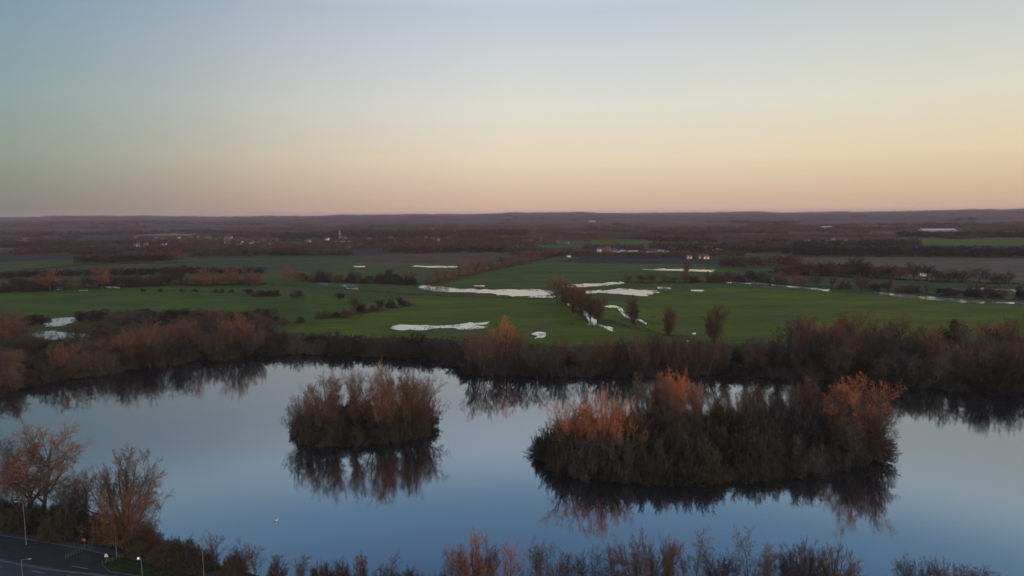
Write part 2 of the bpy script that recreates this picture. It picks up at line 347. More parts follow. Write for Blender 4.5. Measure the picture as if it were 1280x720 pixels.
FLOODS = [
 [(483, 409.5), (498, 407), (530, 406.5), (560, 407.5), (580, 404.5), (612, 402.5), (614, 405), (600, 407), (614, 409), (600, 411.5), (560, 411), (548, 409.5), (520, 413.5), (492, 412.5)],
 [(524, 356), (540, 357.5), (560, 359), (600, 362), (640, 362), (685, 363), (692, 366), (684, 370), (650, 370.5), (600, 366.5), (560, 365), (535, 363), (526, 360)],
 [(686, 359.5), (720, 355.5), (778, 352.5), (781, 354.5), (740, 358.5), (704, 361.5)],
 [(732, 364.5), (780, 361), (820, 363), (822, 366), (806, 370), (785, 369), (760, 366), (735, 366.5)],
 [(702, 378), (715, 381), (732, 388), (742, 398), (748, 405), (768, 411.5), (765, 413.5), (746, 409.5), (736, 408), (735, 399), (724, 388), (705, 381)],
 [(748, 380.5), (765, 383), (776, 384), (783, 394), (808, 403), (807, 405), (793, 401), (779, 396), (773, 386), (750, 382)],
 [(660, 371), (668, 370), (695, 370), (692, 372), (664, 372)],
 [(664, 417), (672, 414.8), (683, 416.5), (681, 421.5), (668, 423.5), (671, 420)],
 [(800, 336.8), (830, 336), (892, 337.3), (890, 340.3), (860, 339.2), (830, 338.2)],
 [(960, 355.6), (975, 356.4), (1036, 361.6), (1035, 363.8), (1000, 360.5), (975, 358.6)],
 [(1087, 364), (1120, 367.5), (1180, 372.5), (1232, 376.5), (1228, 379), (1180, 376.2), (1120, 370.8), (1088, 366.4)],
 [(1238, 376.5), (1290, 379), (1290, 381.2), (1240, 379)],
 [(1210, 359), (1240, 360.3), (1272, 362.3), (1270, 364.2), (1240, 363), (1211, 361.5)],
 [(890, 352), (960, 354), (958, 356.2), (915, 354.6), (890, 353.6)],
 [(52, 404), (62, 398.5), (97, 397), (92, 403), (80, 408), (55, 409)],
 [(38, 415), (66, 414), (100, 416), (118, 420), (112, 425), (70, 425), (40, 424)],
 [(39, 362.3), (46, 361.8), (48, 363.6), (40, 364)], [(68, 361.2), (76, 360.6), (77, 362.6), (70, 363)], [(97, 362.8), (109, 362.2), (109, 364), (97, 364.4)],
 [(128, 356.8), (150, 358.6), (149, 360.8), (132, 360)], [(51, 364.5), (58, 364.8), (57, 366.2), (51, 366)],
 [(442, 332.6), (457, 332.6), (456, 334), (443, 334)], [(517, 332), (576, 333), (575, 334.6), (540, 334.4), (517, 333.2)],
 [(395, 353), (412, 354), (411, 356.8), (398, 356)], [(424, 356), (446, 354.2), (447, 359), (428, 358)], [(432, 359.6), (450, 360), (448, 362), (436, 361.6)],
 [(822, 358.6), (839, 359), (838, 361.4), (822, 361.2)], [(865, 416.5), (870, 416.2), (870, 418.2), (865, 418.2)], [(856, 426), (861, 425.6), (861, 427.4), (857, 427.4)], [(863, 362), (880, 362.6), (878, 364.4), (864, 364)],
 [(592, 356.5), (606, 356.8), (605, 358.4), (592, 358)],
]
def ragged(Pw, sz, seed):
    Q_ = wobble(Pw, 0.0, max(3.0, sz/34), seed); r = np.random.default_rng(seed); n = len(Q_)
    e = r.normal(size=(n, 2)); e = (e+np.roll(e, 1, 0)*0.6)
    c_ = Q_.mean(0); ext = np.ptp(Q_, axis=0)
    return Q_+e*np.array([min(7, ext[0]*0.02), min(3.2, ext[1]*0.045)])
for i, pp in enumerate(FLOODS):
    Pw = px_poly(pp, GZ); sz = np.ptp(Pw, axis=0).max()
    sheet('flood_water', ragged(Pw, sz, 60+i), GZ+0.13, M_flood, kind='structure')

def rushes():
    r = np.random.default_rng(31); V = []
    for pp in FLOODS[:16]:
        Pw = px_poly(pp, GZ); seg = np.roll(Pw, -1, 0)-Pw; L = np.linalg.norm(seg, axis=1); n = int(L.sum()*0.12)
        j = r.choice(len(L), n, p=L/L.sum()); c = Pw[j]+seg[j]*r.uniform(0, 1, n)[:, None]+r.normal(size=(n, 2))*[6, 3.5]
        k = 14; c = np.repeat(c, k, 0)+r.normal(size=(n*k, 2))*[1.8, 1.1]; z = GZ+0.1+r.uniform(0, 0.5, n*k)
        c = np.column_stack([c, z]); a = norm(r.normal(size=(n*k, 3)))*0.7; b = norm(r.normal(size=(n*k, 3))*[1, 1, 2])*0.8
        V.append(np.stack([c, c+a, c+b], 1).reshape(-1, 3))
    V = np.concatenate(V); link('rushes', np_mesh('rushes', V, tris=np.arange(len(V)).reshape(-1, 3)), M_rush, kind='stuff')
# ------------------------------------------------------------------ roads in the near corner
def strip(p0, width_px): pass
sheet('road', [*px_poly([(-90, 651), (0, 668), (60, 677.5), (100, 684), (135, 692), (128, 706), (135, 714), (190, 722), (260, 735), (300, 750), (300, 800), (-90, 800)], GZ)], GZ+0.06, M_asphalt, kind='structure')
sheet('carriageway', [*px_poly([(-90, 681), (0, 700.5), (30, 706.5), (70, 713), (120, 718.5), (190, 728), (260, 741), (240, 790), (-90, 790)], GZ)], GZ+0.066, M_asphalt2, kind='structure')
sheet('footpath', [*px_poly([(-90, 644), (0, 663.5), (60, 673.5), (104, 681), (150, 689), (200, 699), (250, 710), (300, 723), (340, 740), (330, 748), (290, 733), (240, 719), (200, 708), (150, 697), (132, 693), (100, 685.5), (60, 678.5), (0, 669), (-90, 652)], GZ)], GZ+0.13, M_path, kind='structure')
sheet('verge', [*px_poly([(128, 706), (134, 699), (152, 698), (200, 708.5), (240, 720), (270, 734), (190, 723), (137, 715)], GZ)], GZ+0.14, M_verge, kind='structure')
def kerb(pts, wd=0.3, h=0.16, nm='kerb'):
    P_ = np.array(pts); mb = MB()
    T = np.gradient(P_, axis=0); T /= np.linalg.norm(T, axis=1)[:, None]; N = np.stack([-T[:, 1], T[:, 0]], 1)*wd/2
    V = []; Fq = []
    for p, n_ in zip(P_, N):
        V += [(*(p-n_), GZ), (*(p-n_), GZ+h), (*(p+n_), GZ+h), (*(p+n_), GZ)]
    for i in range(len(P_)-1):
        for k in range(3): Fq.append([4*i+k, 4*i+k+1, 4*i+4+k+1, 4*i+4+k])
    link(nm, np_mesh(nm, V, quads=Fq), M_kerb, kind='structure')
kerb(px_poly([(-90, 680.5), (0, 700), (30, 706), (70, 712.5), (120, 718), (190, 727.5)], GZ), 1.0, 0.14)
kerb(px_poly([(0, 669), (60, 678.5), (100, 685.5), (132, 693)], GZ), 0.25, 0.16)
kerb(px_poly([(128, 706), (137, 715), (190, 723), (270, 734)], GZ), 0.25, 0.16)
for a, b in (((-12, 706.5), (2, 709.2)), ((40, 714), (55, 717)), ((90, 708), (110, 711.5)), ((84, 720), (100, 723))):
    A, B = pix(*a), pix(*b); T = (B-A)/np.linalg.norm(B-A); N = np.array([-T[1], T[0]])*0.14
    sheet('lane_marking', [A-N, B-N, B+N, A+N], GZ+0.075, M_paint, kind='structure')

# ------------------------------------------------------------------ tree generator
def norm(v): return v/(np.linalg.norm(v, axis=-1, keepdims=True)+1e-9)
def grow(r, start, d0, L, K, trop, jit):
    N = len(start); Pp = np.zeros((N, K+1, 3)); Pp[:, 0] = start; d = norm(d0); step = (L/K)[:, None]
    for k in range(K):
        d = norm(d + np.array([0, 0, trop]) + r.normal(size=(N, 3))*jit)
        Pp[:, k+1] = Pp[:, k] + d*step
    return Pp
def children(r, Pp, Rr, L, m, ang, ratio, tmin, K, trop, jit, taper=0.55, rs=0.55):
    N, K1 = Pp.shape[:2]
    t = tmin + (1-tmin)*((np.arange(m)[None, :]+r.uniform(0, 1, (N, m)))/m); t = np.clip(t, 0, 0.999)
    x = t*(K1-1); i = x.astype(int); f = (x-i)[..., None]; n_ = np.arange(N)[:, None]
    s = Pp[n_, i]*(1-f)+Pp[n_, i+1]*f; tan = norm(Pp[n_, i+1]-Pp[n_, i])
    rad = Rr[n_, i]*(1-f[..., 0])+Rr[n_, i+1]*f[..., 0]
    ref = norm(np.cross(tan, norm(r.normal(size=(N, 1, 3))+0*tan)))
    b2 = np.cross(tan, ref); ph = (np.arange(m)*2.4)[None, :]+r.uniform(0, 1.2, (N, m))
    side = ref*np.cos(ph)[..., None]+b2*np.sin(ph)[..., None]
    a = r.uniform(ang[0], ang[1], (N, m))[..., None]
    d = tan*np.cos(a)+side*np.sin(a)
    Lc = L[:, None]*ratio*(1-taper*t)*r.uniform(0.7, 1.25, (N, m))
    s, d, Lc, rad = s.reshape(-1, 3), d.reshape(-1, 3), Lc.ravel(), rad.ravel()*rs
    Pc = grow(r, s, d, Lc, K, trop, jit)
    Rc = rad[:, None]*np.linspace(1, 0.25, K+1)[None, :]
    return Pc, Rc, Lc
def tubes(Pp, Rr, k, r):
    N, K1 = Pp.shape[:2]
    tan = np.empty_like(Pp); tan[:, 1:-1] = Pp[:, 2:]-Pp[:, :-2]; tan[:, 0] = Pp[:, 1]-Pp[:, 0]; tan[:, -1] = Pp[:, -1]-Pp[:, -2]; tan = norm(tan)
    rv = norm(r.normal(size=(N, 1, 3))); a = norm(np.cross(tan, rv+0*tan)); b = np.cross(tan, a)
    if k == 2:
        V = np.stack([Pp-a*Rr[..., None], Pp+a*Rr[..., None]], 2)
        base = (np.arange(N)[:, None]*K1+np.arange(K1-1)[None, :])*2
        q = np.stack([base, base+1, base+3, base+2], -1).reshape(-1, 4)
        return V.reshape(-1, 3), q
    th = np.arange(k)*2*np.pi/k
    V = Pp[:, :, None]+(a[:, :, None]*np.cos(th)[:, None]+b[:, :, None]*np.sin(th)[:, None])*Rr[:, :, None, None]
    base = (np.arange(N)[:, None]*K1+np.arange(K1-1)[None, :])*k
    qs = [np.stack([base+j, base+(j+1) % k, base+k+(j+1) % k, base+k+j], -1) for j in range(k)]
    return V.reshape(-1, 3), np.stack(qs, 2).reshape(-1, 4)
def join(parts):
    V, Q_, n = [], [], 0
    for v, q in parts: V.append(v); Q_.append(q+n); n += len(v)
    return np.concatenate(V), np.concatenate(Q_)
PROTO = {}
def make_proto(name, seed, stems, L0, ang0, r0, lv, trop0=0.02, jit0=0.09, tw=0.02, spread=0.3, K0=7, thin=1.0):
    """lv: list of (m, (angle lo, hi), ratio, tmin, K, tropism, jitter, taper)"""
    r = np.random.default_rng(seed)
    ph = np.arange(stems)*2*np.pi/stems + r.uniform(0, 6); an = r.uniform(ang0[0], ang0[1], stems)
    if stems > 10:
        k_ = np.arange(stems); ph = k_*2.39996+r.uniform(0, 6); an = ang0[0]+(ang0[1]-ang0[0])*np.sqrt((k_+.5)/stems)+r.normal(size=stems)*.05
    d = np.stack([np.sin(an)*np.cos(ph), np.sin(an)*np.sin(ph), np.cos(an)], 1)
    st = np.stack([np.cos(ph)*spread*np.sin(an)*r.uniform(.6, 1, stems), np.sin(ph)*spread*np.sin(an)*r.uniform(.6, 1, stems), np.full(stems, -0.3)], 1)
    L = L0*r.uniform(0.8, 1.1, stems)
    Pp = grow(r, st, d, L, K0, trop0, jit0); Rr = r0*r.uniform(.75, 1.1, stems)[:, None]*np.linspace(1, 0.2, K0+1)[None, :]
    lev = [(Pp, Rr, L)]
    for (m, ang, ratio, tmin, K, trop, jit, taper) in lv:
        Pp, Rr, L = children(r, *lev[-1], m, ang, ratio, tmin, K, trop, jit, taper); lev.append((Pp, np.maximum(Rr, tw*thin), L))
    last = len(lev)-1
    tp = [tubes(lev[0][0], lev[0][1], 7, r), tubes(lev[1][0], lev[1][1], 5, r)]
    cp = []
    for i in range(2, last+1):
        Pq, Rq, _ = lev[i]
        if i == last: Rq = np.full(Rq.shape, tw)*np.linspace(1, 0.35, Rq.shape[1])[None, :]
        cp.append(tubes(Pq, Rq, 3 if i < last else 2, r))
    V, q = join(tp); Vc, qc = join(cp)
    H = np.percentile(Vc[:, 2], 99.5); W = np.percentile(np.hypot(Vc[:, 0], Vc[:, 1]), 97)*2
    keep = (Vc[:, 2] > 0.0)[qc].all(1)
    nb = len(cp[0][1]); mi = (np.arange(len(qc)) < nb).astype(np.int32)[keep]
    PROTO[name] = (np_mesh(name+'_trunk', V, quads=q, smooth=True), np_mesh(name+'_crown', Vc, quads=qc[keep]), H, W)
    PROTO[name][0].materials.append(M_bark); PROTO[name][1].materials.append(M_twig); PROTO[name][1].materials.append(M_bark)
    PROTO[name][1].polygons.foreach_set('material_index', mi)
D = math.radians
for s in range(4):   # multi-stemmed willow, open fan of upright limbs
    make_proto(f'willow{s}', 10+s, 4+s % 2, 11.5, (D(8), D(32)), 0.23,
               [(9, (D(20), D(50)), 0.50, 0.22, 5, 0.03, 0.12, 0.35), (8, (D(22), D(50)), 0.46, 0.15, 4, 0.04, 0.15, 0.35),
                (7, (D(20), D(50)), 0.58, 0.10, 3, 0.03, 0.17, 0.3), (6, (D(18), D(45)), 0.55, 0.1, 2, 0.02, 0.18, 0.3)], tw=0.0125)
for s in range(3):   # narrow upright tree (poplar, alder)
    make_proto(f'upright{s}', 30+s, 3+s % 2, 12.5, (D(3), D(13)), 0.20,
               [(16, (D(24), D(48)), 0.34, 0.14, 5, 0.05, 0.11, 0.20), (9, (D(25), D(55)), 0.46, 0.12, 3, 0.03, 0.15, 0.3),
                (8, (D(22), D(55)), 0.62, 0.10, 2, 0.02, 0.18, 0.3), (4, (D(20), D(45)), 0.6, 0.1, 2, 0.01, 0.18, 0.3)], tw=0.013, trop0=0.02, jit0=0.08)
for s in range(4):   # slender bare tree with an open round top
    make_proto(f'thin{s}', 170+s, 2+s % 2, 9.5, (D(2), D(16)), 0.17,
               [(9, (D(20), D(50)), 0.50, 0.30, 5, 0.03, 0.12, 0.20), (7, (D(22), D(55)), 0.50, 0.15, 4, 0.01, 0.16, 0.3),
                (7, (D(20), D(55)), 0.58, 0.10, 3, 0.01, 0.18, 0.3), (4, (D(20), D(45)), 0.6, 0.1, 2, 0.0, 0.18, 0.3)], tw=0.014, trop0=0.02, jit0=0.10)
for s in range(2):   # egg-shaped crown reaching down to the grass
    make_proto(f'oval{s}', 130+s, 6, 10.0, (D(4), D(24)), 0.16,
               [(14, (D(24), D(58)), 0.40, 0.06, 5, 0.03, 0.12, 0.30), (9, (D(25), D(55)), 0.46, 0.12, 3, 0.02, 0.16, 0.3),
                (8, (D(22), D(55)), 0.60, 0.10, 2, 0.01, 0.18, 0.3), (3, (D(20), D(45)), 0.6, 0.1, 2, 0.01, 0.18, 0.3)], tw=0.016, trop0=0.03, jit0=0.09, spread=0.6)
for s in range(3):   # broad domed tree on one trunk
    make_proto(f'broad{s}', 50+s, 1, 11.0, (D(2), D(8)), 0.48,
               [(16, (D(28), D(75)), 0.78, 0.22, 7, 0.045, 0.10, 0.38), (10, (D(22), D(55)), 0.46, 0.15, 5, 0.02, 0.15, 0.36),
                (9, (D(22), D(55)), 0.52, 0.10, 4, 0.02, 0.17, 0.3), (9, (D(20), D(50)), 0.50, 0.1, 2, 0.01, 0.2, 0.3)], tw=0.015, jit0=0.07)
for s in range(2):   # many-limbed domed crown
    make_proto(f'dome{s}', 150+s, 17, 10.5, (D(3), D(50)), 0.20,
               [(8, (D(18), D(42)), 0.38, 0.30, 5, 0.01, 0.12, 0.20), (7, (D(20), D(50)), 0.48, 0.15, 4, 0.01, 0.16, 0.3),
                (7, (D(20), D(50)), 0.56, 0.10, 3, 0.01, 0.17, 0.3), (4, (D(18), D(45)), 0.55, 0.1, 2, 0.01, 0.18, 0.3)], tw=0.013, spread=0.5)
for s in range(4):   # scrub dome of grey willow
    make_proto(f'scrub{s}', 70+s, 34, 3.3, (D(2), D(88)), 0.05,
               [(9, (D(15), D(45)), 0.42, 0.25, 3, 0.02, 0.14, 0.15), (8, (D(20), D(60)), 0.46, 0.15, 3, 0.02, 0.18, 0.2),
                (7, (D(25), D(70)), 0.60, 0.1, 1, 0.02, 0.2, 0.2)], trop0=0.0, jit0=0.08, tw=0.018, spread=1.0, K0=5)
def leafcloud(r, cen, rad, n, size, flat=1.0, shell=0.5):
    cen = np.asarray(cen, float); rad = np.asarray(rad, float)
    k = r.integers(0, len(cen), n); d = norm(r.normal(size=(n, 3))); rr = r.uniform(shell, 1, n)**0.6
    c = cen[k]+d*rr[:, None]*rad[k]; c = c[c[:, 2] > 0.05]; n = len(c)
    a = norm(r.normal(size=(n, 3)))*size*r.uniform(.6, 1.3, n)[:, None]; b = norm(r.normal(size=(n, 3)))*size*r.uniform(.6, 1.3, n)[:, None]
    V = np.stack([c, c+a, c+b], 1).reshape(-1, 3); return V, np.arange(3*n).reshape(-1, 3)
for s in range(3):   # dense dark hawthorn or ivy-clad bush
    r = np.random.default_rng(90+s); k = 16
    cen = np.stack([r.normal(size=k)*1.2, r.normal(size=k)*1.2, r.uniform(1.3, 4.2, k)], 1); rad = np.stack([r.uniform(.8, 1.7, k)]*2+[r.uniform(.7, 1.4, k)], 1)
    V, t = leafcloud(r, cen, rad, 5200, 0.20)
    st = grow(r, np.array([[x, y, -0.3] for x, y in r.normal(size=(4, 2))*0.3]), np.array([[x, y, 1] for x, y in r.normal(size=(4, 2))*0.35]), np.full(4, 3.6), 4, 0.05, 0.1)
    tv, tq = tubes(st, np.full((4, 5), 0.1)*np.linspace(1, .3, 5), 5, r)
    H = np.percentile(V[:, 2], 99); W = np.percentile(np.hypot(V[:, 0], V[:, 1]), 97)*2
    PROTO[f'dense{s}'] = (np_mesh(f'dense{s}_trunk', tv, quads=tq, smooth=True), np_mesh(f'dense{s}_crown', V, tris=t), H, W)
    PROTO[f'dense{s}'][0].materials.append(M_bark); PROTO[f'dense{s}'][1].materials.append(M_twig)
COL = dict(orange=(0.40, 0.170, 0.088), rust=(0.165, 0.100, 0.068), pink=(0.180, 0.126, 0.100), brown=(0.112, 0.089, 0.069), olive=(0.074, 0.071, 0.047),
           grey=(0.105, 0.092, 0.078), dark=(0.038, 0.034, 0.027), green=(0.022, 0.030, 0.015))
def place(kind, px, base, top, wpx, colr, label, group=None, name='willow_tree', cat='tree', xy=None, vary=0.18, var=None):
    if xy is None: xy = pix(px, base)
    if kind == 'willow' and random.random() < 0.4: kind = 'dome'
    if wpx: wpx = max(wpx, (base-top)*{'willow': 0.80, 'dome': 0.90, 'thin': 0.52, 'broad': 0.75, 'upright': 0.40}.get(kind, 0))
    if kind in ('willow', 'dome') and base-top > 25: top += random.uniform(-2.5, 2.5)
    h = max(1.2, height_at(xy, px, top)-GZ); v = random.randrange({'willow': 4, 'upright': 3, 'broad': 3, 'scrub': 4, 'dense': 3, 'dome': 2, 'oval': 2, 'thin': 4}[kind]) if var is None else var
    tm, cm, H, W = PROTO[f'{kind}{v}']; sz = h/H; wd = (wpx*mpp(xy)/W) if wpx else sz*random.uniform(0.85, 1.15)
    z = float(ground_z(np.array([xy]))[0])
    root = empty(name, (xy[0], xy[1], z-0.05), label, cat, group)
    root.rotation_euler = (0, 0, random.uniform(0, 6.28)); root.scale = (wd, wd, sz)
    t = bpy.data.objects.new('trunk', tm); c = bpy.data.objects.new('crown', cm)
    k = random.uniform(1-vary, 1+vary); hue = random.uniform(0.92, 1.08)
    c.color = (COL[colr][0]*k*hue, COL[colr][1]*k, COL[colr][2]*k/hue, 1)
    for o in (t, c): col.objects.link(o); o.parent = root
    return root
def interp(pts, x):
    xs = [p[0] for p in pts]; return float(np.interp(x, xs, [p[1] for p in pts]))
FAR_MARKS = [(5, 'at the left frame edge'), (65, 'below the flooded pool'), (149, 'by the narrow orange tree'), (205, 'left of the large rusty willow'), (250, 'under the large rusty willow'), (297, 'by the bright orange brown tree'), (350, 'just left of the small island'),
 (420, 'behind the left of the small island'), (490, 'behind the right of the small island'), (560, 'below the big flood patch'), (634, 'under the red clump'), (695, 'by the small pool'), (745, 'behind the left of the big island'), (810, 'behind the tallest orange trees'),
 (860, 'between the two larger lone oval trees'), (900, 'under the largest lone oval tree'), (950, 'behind the see-through island trees'), (1003, 'by the upright rust tree'), (1066, 'under the highest rust crown'), (1126, 'under the second wide rust crown'), (1180, 'left of the green glade'), (1225, 'below the green glade'), (1275, 'at the right frame edge')]
BIG_MARKS = [(668, 'at the left tip of the big island'), (716, 'by its leftmost bright orange tree'), (760, 'by its second bright orange tree'), (795, 'left of its tallest group'), (835, 'below its tallest orange tree'), (870, 'below its small orange topped tree'), (902, 'by its dark evergreen'),
 (938, 'right of its dark evergreen'), (975, 'by its grey bare tree'), (1003, 'below its tall rust tinted tree'), (1040, 'by its orange brown spreading tree'), (1078, 'by its last bright orange tree'), (1110, 'at the right tip of the big island')]
SMALL_MARKS = [(372, 'by the leaning bare tree'), (400, 'left of the first rust topped tree'), (432, 'left of the middle'), (460, 'in the middle'), (487, 'by the tallest tree'), (512, 'right of the middle'), (540, 'at the right tip')]
NEAR_MARKS = [(165, 'by the orange brown willow'), (205, 'above the pale bench'), (243, 'by the lakeside lamp post'), (285, 'right of the lakeside lamp post'), (325, 'below the swan'), (375, 'left of the edge lamp post'), (430, 'right of the edge lamp post'), (500, 'below the small island reflection'),
 (592, 'under the forked orange tree'), (640, 'under the flat topped orange tree'), (680, 'under the pinkish fan tree'), (740, 'under the island reflection'), (800, 'under the tall pinkish tree'), (850, 'under the two tiered tree'), (905, 'left of the wide forked tree'), (950, 'under the wide forked tree'),
 (1000, 'under the vase shaped tree'), (1040, 'under the round reddish tree'), (1090, 'in the gap of the row'), (1140, 'under the small peaked tree'), (1195, 'under the last reddish trees'), (1265, 'at the right frame edge')]
def near(marks, x): return min(marks, key=lambda m_: abs(m_[0]-x))[1]
#TREES_BEGIN
exec_order = None
# ---- near bank, bottom edge of the view: row of slender bare trees
NEAR = [  # px, top, width px, kind, colour, label
 (592, 666, 46, 'willow', 'orange', 'tall forked orange twigged tree, first right of the open gap on the near shore'),
 (572, 684, 26, 'willow', 'grey', 'low grey bare bush tree against the left side of the forked orange tree'),
 (615, 682, 16, 'upright', 'brown', 'thin brown bare sapling between the forked orange tree and the flat topped orange tree'),
 (637, 672, 26, 'willow', 'orange', 'flat topped orange tree second of the bright trees on the near shore'),
 (675, 674, 34, 'willow', 'pink', 'pinkish fan shaped tree on the near shore left of a low orange one'),
 (697, 690, 22, 'willow', 'rust', 'low rust coloured tree leaning against the pinkish fan shaped tree'),
 (713, 694, 10, 'upright', 'brown', 'very thin pale sapling in the gap below the deep island reflection'),
 (729, 690, 14, 'upright', 'brown', 'small brown round headed sapling under the deep island reflection'),
 (747, 678, 18, 'upright', 'brown', 'brown tree standing right in the dark reflection of the big island'),
 (768, 676, 16, 'upright', 'rust', 'slim leaning tree with a rusty tip beside the dark island reflection'),
 (800, 668, 32, 'willow', 'pink', 'tall pinkish open tree between the dark reflection and the egg shaped rust tree'),
 (818, 686, 14, 'upright', 'brown', 'short brown tree close against the tall pinkish open tree'),
 (837, 673, 22, 'oval', 'rust', 'egg shaped rust coloured tree on the near shore'),
 (867, 660, 28, 'upright', 'rust', 'tall two tiered tree with a pale wispy top over a rust crown'),
 (888, 688, 18, 'upright', 'brown', 'short dull brown tree right of the two tiered tree'),
 (903, 692, 12, 'upright', 'grey', 'thin grey sapling left of the wide forked tree'),
 (915, 690, 12, 'upright', 'brown', 'thin brown sapling touching the wide forked tree'),
 (937, 661, 44, 'willow', 'pink', 'wide forked pale tree, broadest and tallest of the bottom row'),
 (957, 682, 18, 'upright', 'rust', 'narrow flame shaped rust tree against the wide forked tree'),
 (979, 681, 22, 'upright', 'brown', 'bare brown tree with a bent tip right of the flame shaped tree'),
 (1004, 678, 24, 'willow', 'brown', 'see-through brown tree shaped like a narrow vase'),
 (1037, 679, 38, 'dome', 'rust', 'round reddish crowned tree, widest of the right hand part of the row'),
 (1065, 692, 24, 'willow', 'rust', 'lower reddish tree at the right end of the dense row'),
 (1130, 694, 20, 'upright', 'brown', 'small peaked brown tree standing alone over open water'),
 (1152, 698, 20, 'willow', 'brown', 'small forked brown tree beside the peaked one over open water'),
 (1185, 702, 30, 'willow', 'rust', 'low reddish tree, last but one in the bottom row'),
 (1212, 703, 34, 'willow', 'rust', 'low spreading reddish tree at the right end of the bottom row'),
 (270, 662, 14, 'upright', 'rust', 'slim tree with a reddish tip beside the lamp post by the shore'),
 (243, 668, 12, 'upright', 'brown', 'slim brown tree just left of the lamp post by the shore'),
 (228, 672, 16, 'willow', 'brown', 'low brown tree where the lakeside scrub starts to fall away'),
 (300, 679, 24, 'willow', 'brown', 'grey brown thicket tree right of the reddish tipped tree'),
 (320, 676, 16, 'upright', 'rust', 'small rusty topped tree below the swan'),
 (350, 688, 26, 'willow', 'grey', 'low grey bare tree between the swan and the lamp post at the frame edge'),
 (376, 694, 22, 'willow', 'brown', 'low brown bare tree just left of the lamp post at the frame edge'),
 (428, 696, 20, 'willow', 'brown', 'low faint tree right of the lamp post at the frame edge'),
 (453, 690, 18, 'upright', 'rust', 'thin tree with a faint reddish peak below the small island reflection'),
 (487, 692, 24, 'willow', 'brown', 'low brown bare tree below the small island reflection'),
 (515, 706, 22, 'willow', 'grey', 'lowest grey bare tree before the open gap of the near shore'),
]
for k_i, (x, top, wd, kd, cl, lb) in enumerate(NEAR):
    b = interp([(220, 700), (260, 712), (300, 726), (350, 738), (420, 748), (540, 752), (1000, 752), (1300, 760)], x)
    if kd in ('upright', 'willow') and k_i % 5: kd = 'thin'
    place(kd, x, b+random.uniform(-3, 4), top, wd*1.25, cl, lb, 'bare trees along the near shore', vary=0.25)
# low scrub along the near shore
for i in range(46):
    x = random.uniform(150, 560) if i < 26 else random.uniform(560, 1290)
    b = interp([(150, 688), (205, 700), (260, 714), (300, 728), (350, 740), (420, 750), (540, 756), (1300, 762)], x)
    tp = interp([(150, 664), (200, 672), (260, 688), (330, 700), (420, 711), (540, 722), (640, 718), (1000, 714), (1100, 726), (1300, 728)], x)
    lb = ('low brown scrub on the near slope, ' if x < 400 else 'dull bare scrub, bottom edge, ')+near(NEAR_MARKS, x)
    gp = 'scrub on the slope by the lamp posts' if x < 400 else ('scrub at the bottom edge' if x < 560 else 'scrub under the bottom row of trees')
    place('scrub', x, b+random.uniform(-4, 5), tp+random.uniform(-5, 6), random.uniform(26, 44), random.choice(['brown', 'brown', 'olive', 'grey', 'rust']), lb, gp, name='scrub_bush', cat='bush')
# ---- big bare trees, left corner
LEFT = [
 ('broad', -8, 640, 548, 66, 'grey', 'dark bare tree cut by the left frame edge'),
 ('broad', 38, 642, 531, 80, 'brown', 'big bare tree with leaning trunk, left of the two with pinkish tops', ),
 ('broad', 54, 643, 530, 92, 'pink', 'big bare tree with pinkish spreading crown on an upright trunk by the lake'),
 ('dome', 155, 650, 556, 100, 'brown', 'large dome crowned bare tree right of the pinkish pair'),
 ('willow', 160, 692, 602, 60, 'rust', 'orange brown willow in front of the dome crowned tree'),
 ('upright', 92, 650, 590, 26, 'grey', 'slim dark bare tree between the pinkish pair and the dome crowned tree'),
 ('upright', 105, 652, 588, 26, 'dark', 'dark bushy tree close against the left flank of the dome crowned tree'),
 ('upright', 78, 648, 606, 20, 'grey', 'small grey tree right of the upright trunk of the pinkish pair'),
 ('willow', 20, 644, 580, 30, 'grey', 'grey bare tree behind the leaning trunk at the lake edge'),
 ('upright', 190, 690, 648, 20, 'rust', 'small rusty tree right of the orange brown willow'),
]
for q_i, t_ in enumerate(LEFT): place(t_[0], t_[1], t_[2], t_[3], t_[4], t_[5], t_[6], 'tall bare trees by the left shore', var=(1, 0, 1, 0, 1, None, None, None, None, None)[q_i])
for i in range(30):
    x = random.uniform(-20, 190); b = interp([(-20, 652), (60, 664), (120, 672), (190, 688)], x)-random.uniform(0, 14)
    place('scrub', x, b, b-random.uniform(14, 26), random.uniform(26, 42), random.choice(['olive', 'olive', 'brown', 'dark']), 'dark scrub bush ' + ('at the left frame edge below the big bare trees' if x < 15 else 'under the leaning trunk of the pinkish pair' if x < 45 else 'right of the upright pinkish tree' if x < 90 else 'left of the round red sign' if x < 108 else 'under the dome crowned tree' if x < 150 else 'at the foot of the orange brown willow'), 'scrub under the big bare trees', name='scrub_bush', cat='bush')
place('scrub', 74, 672, 636, 40, 'olive', 'rounded olive brown bush in front of the pinkish pair, paler than its neighbours', 'scrub under the big bare trees', name='scrub_bush', cat='bush')

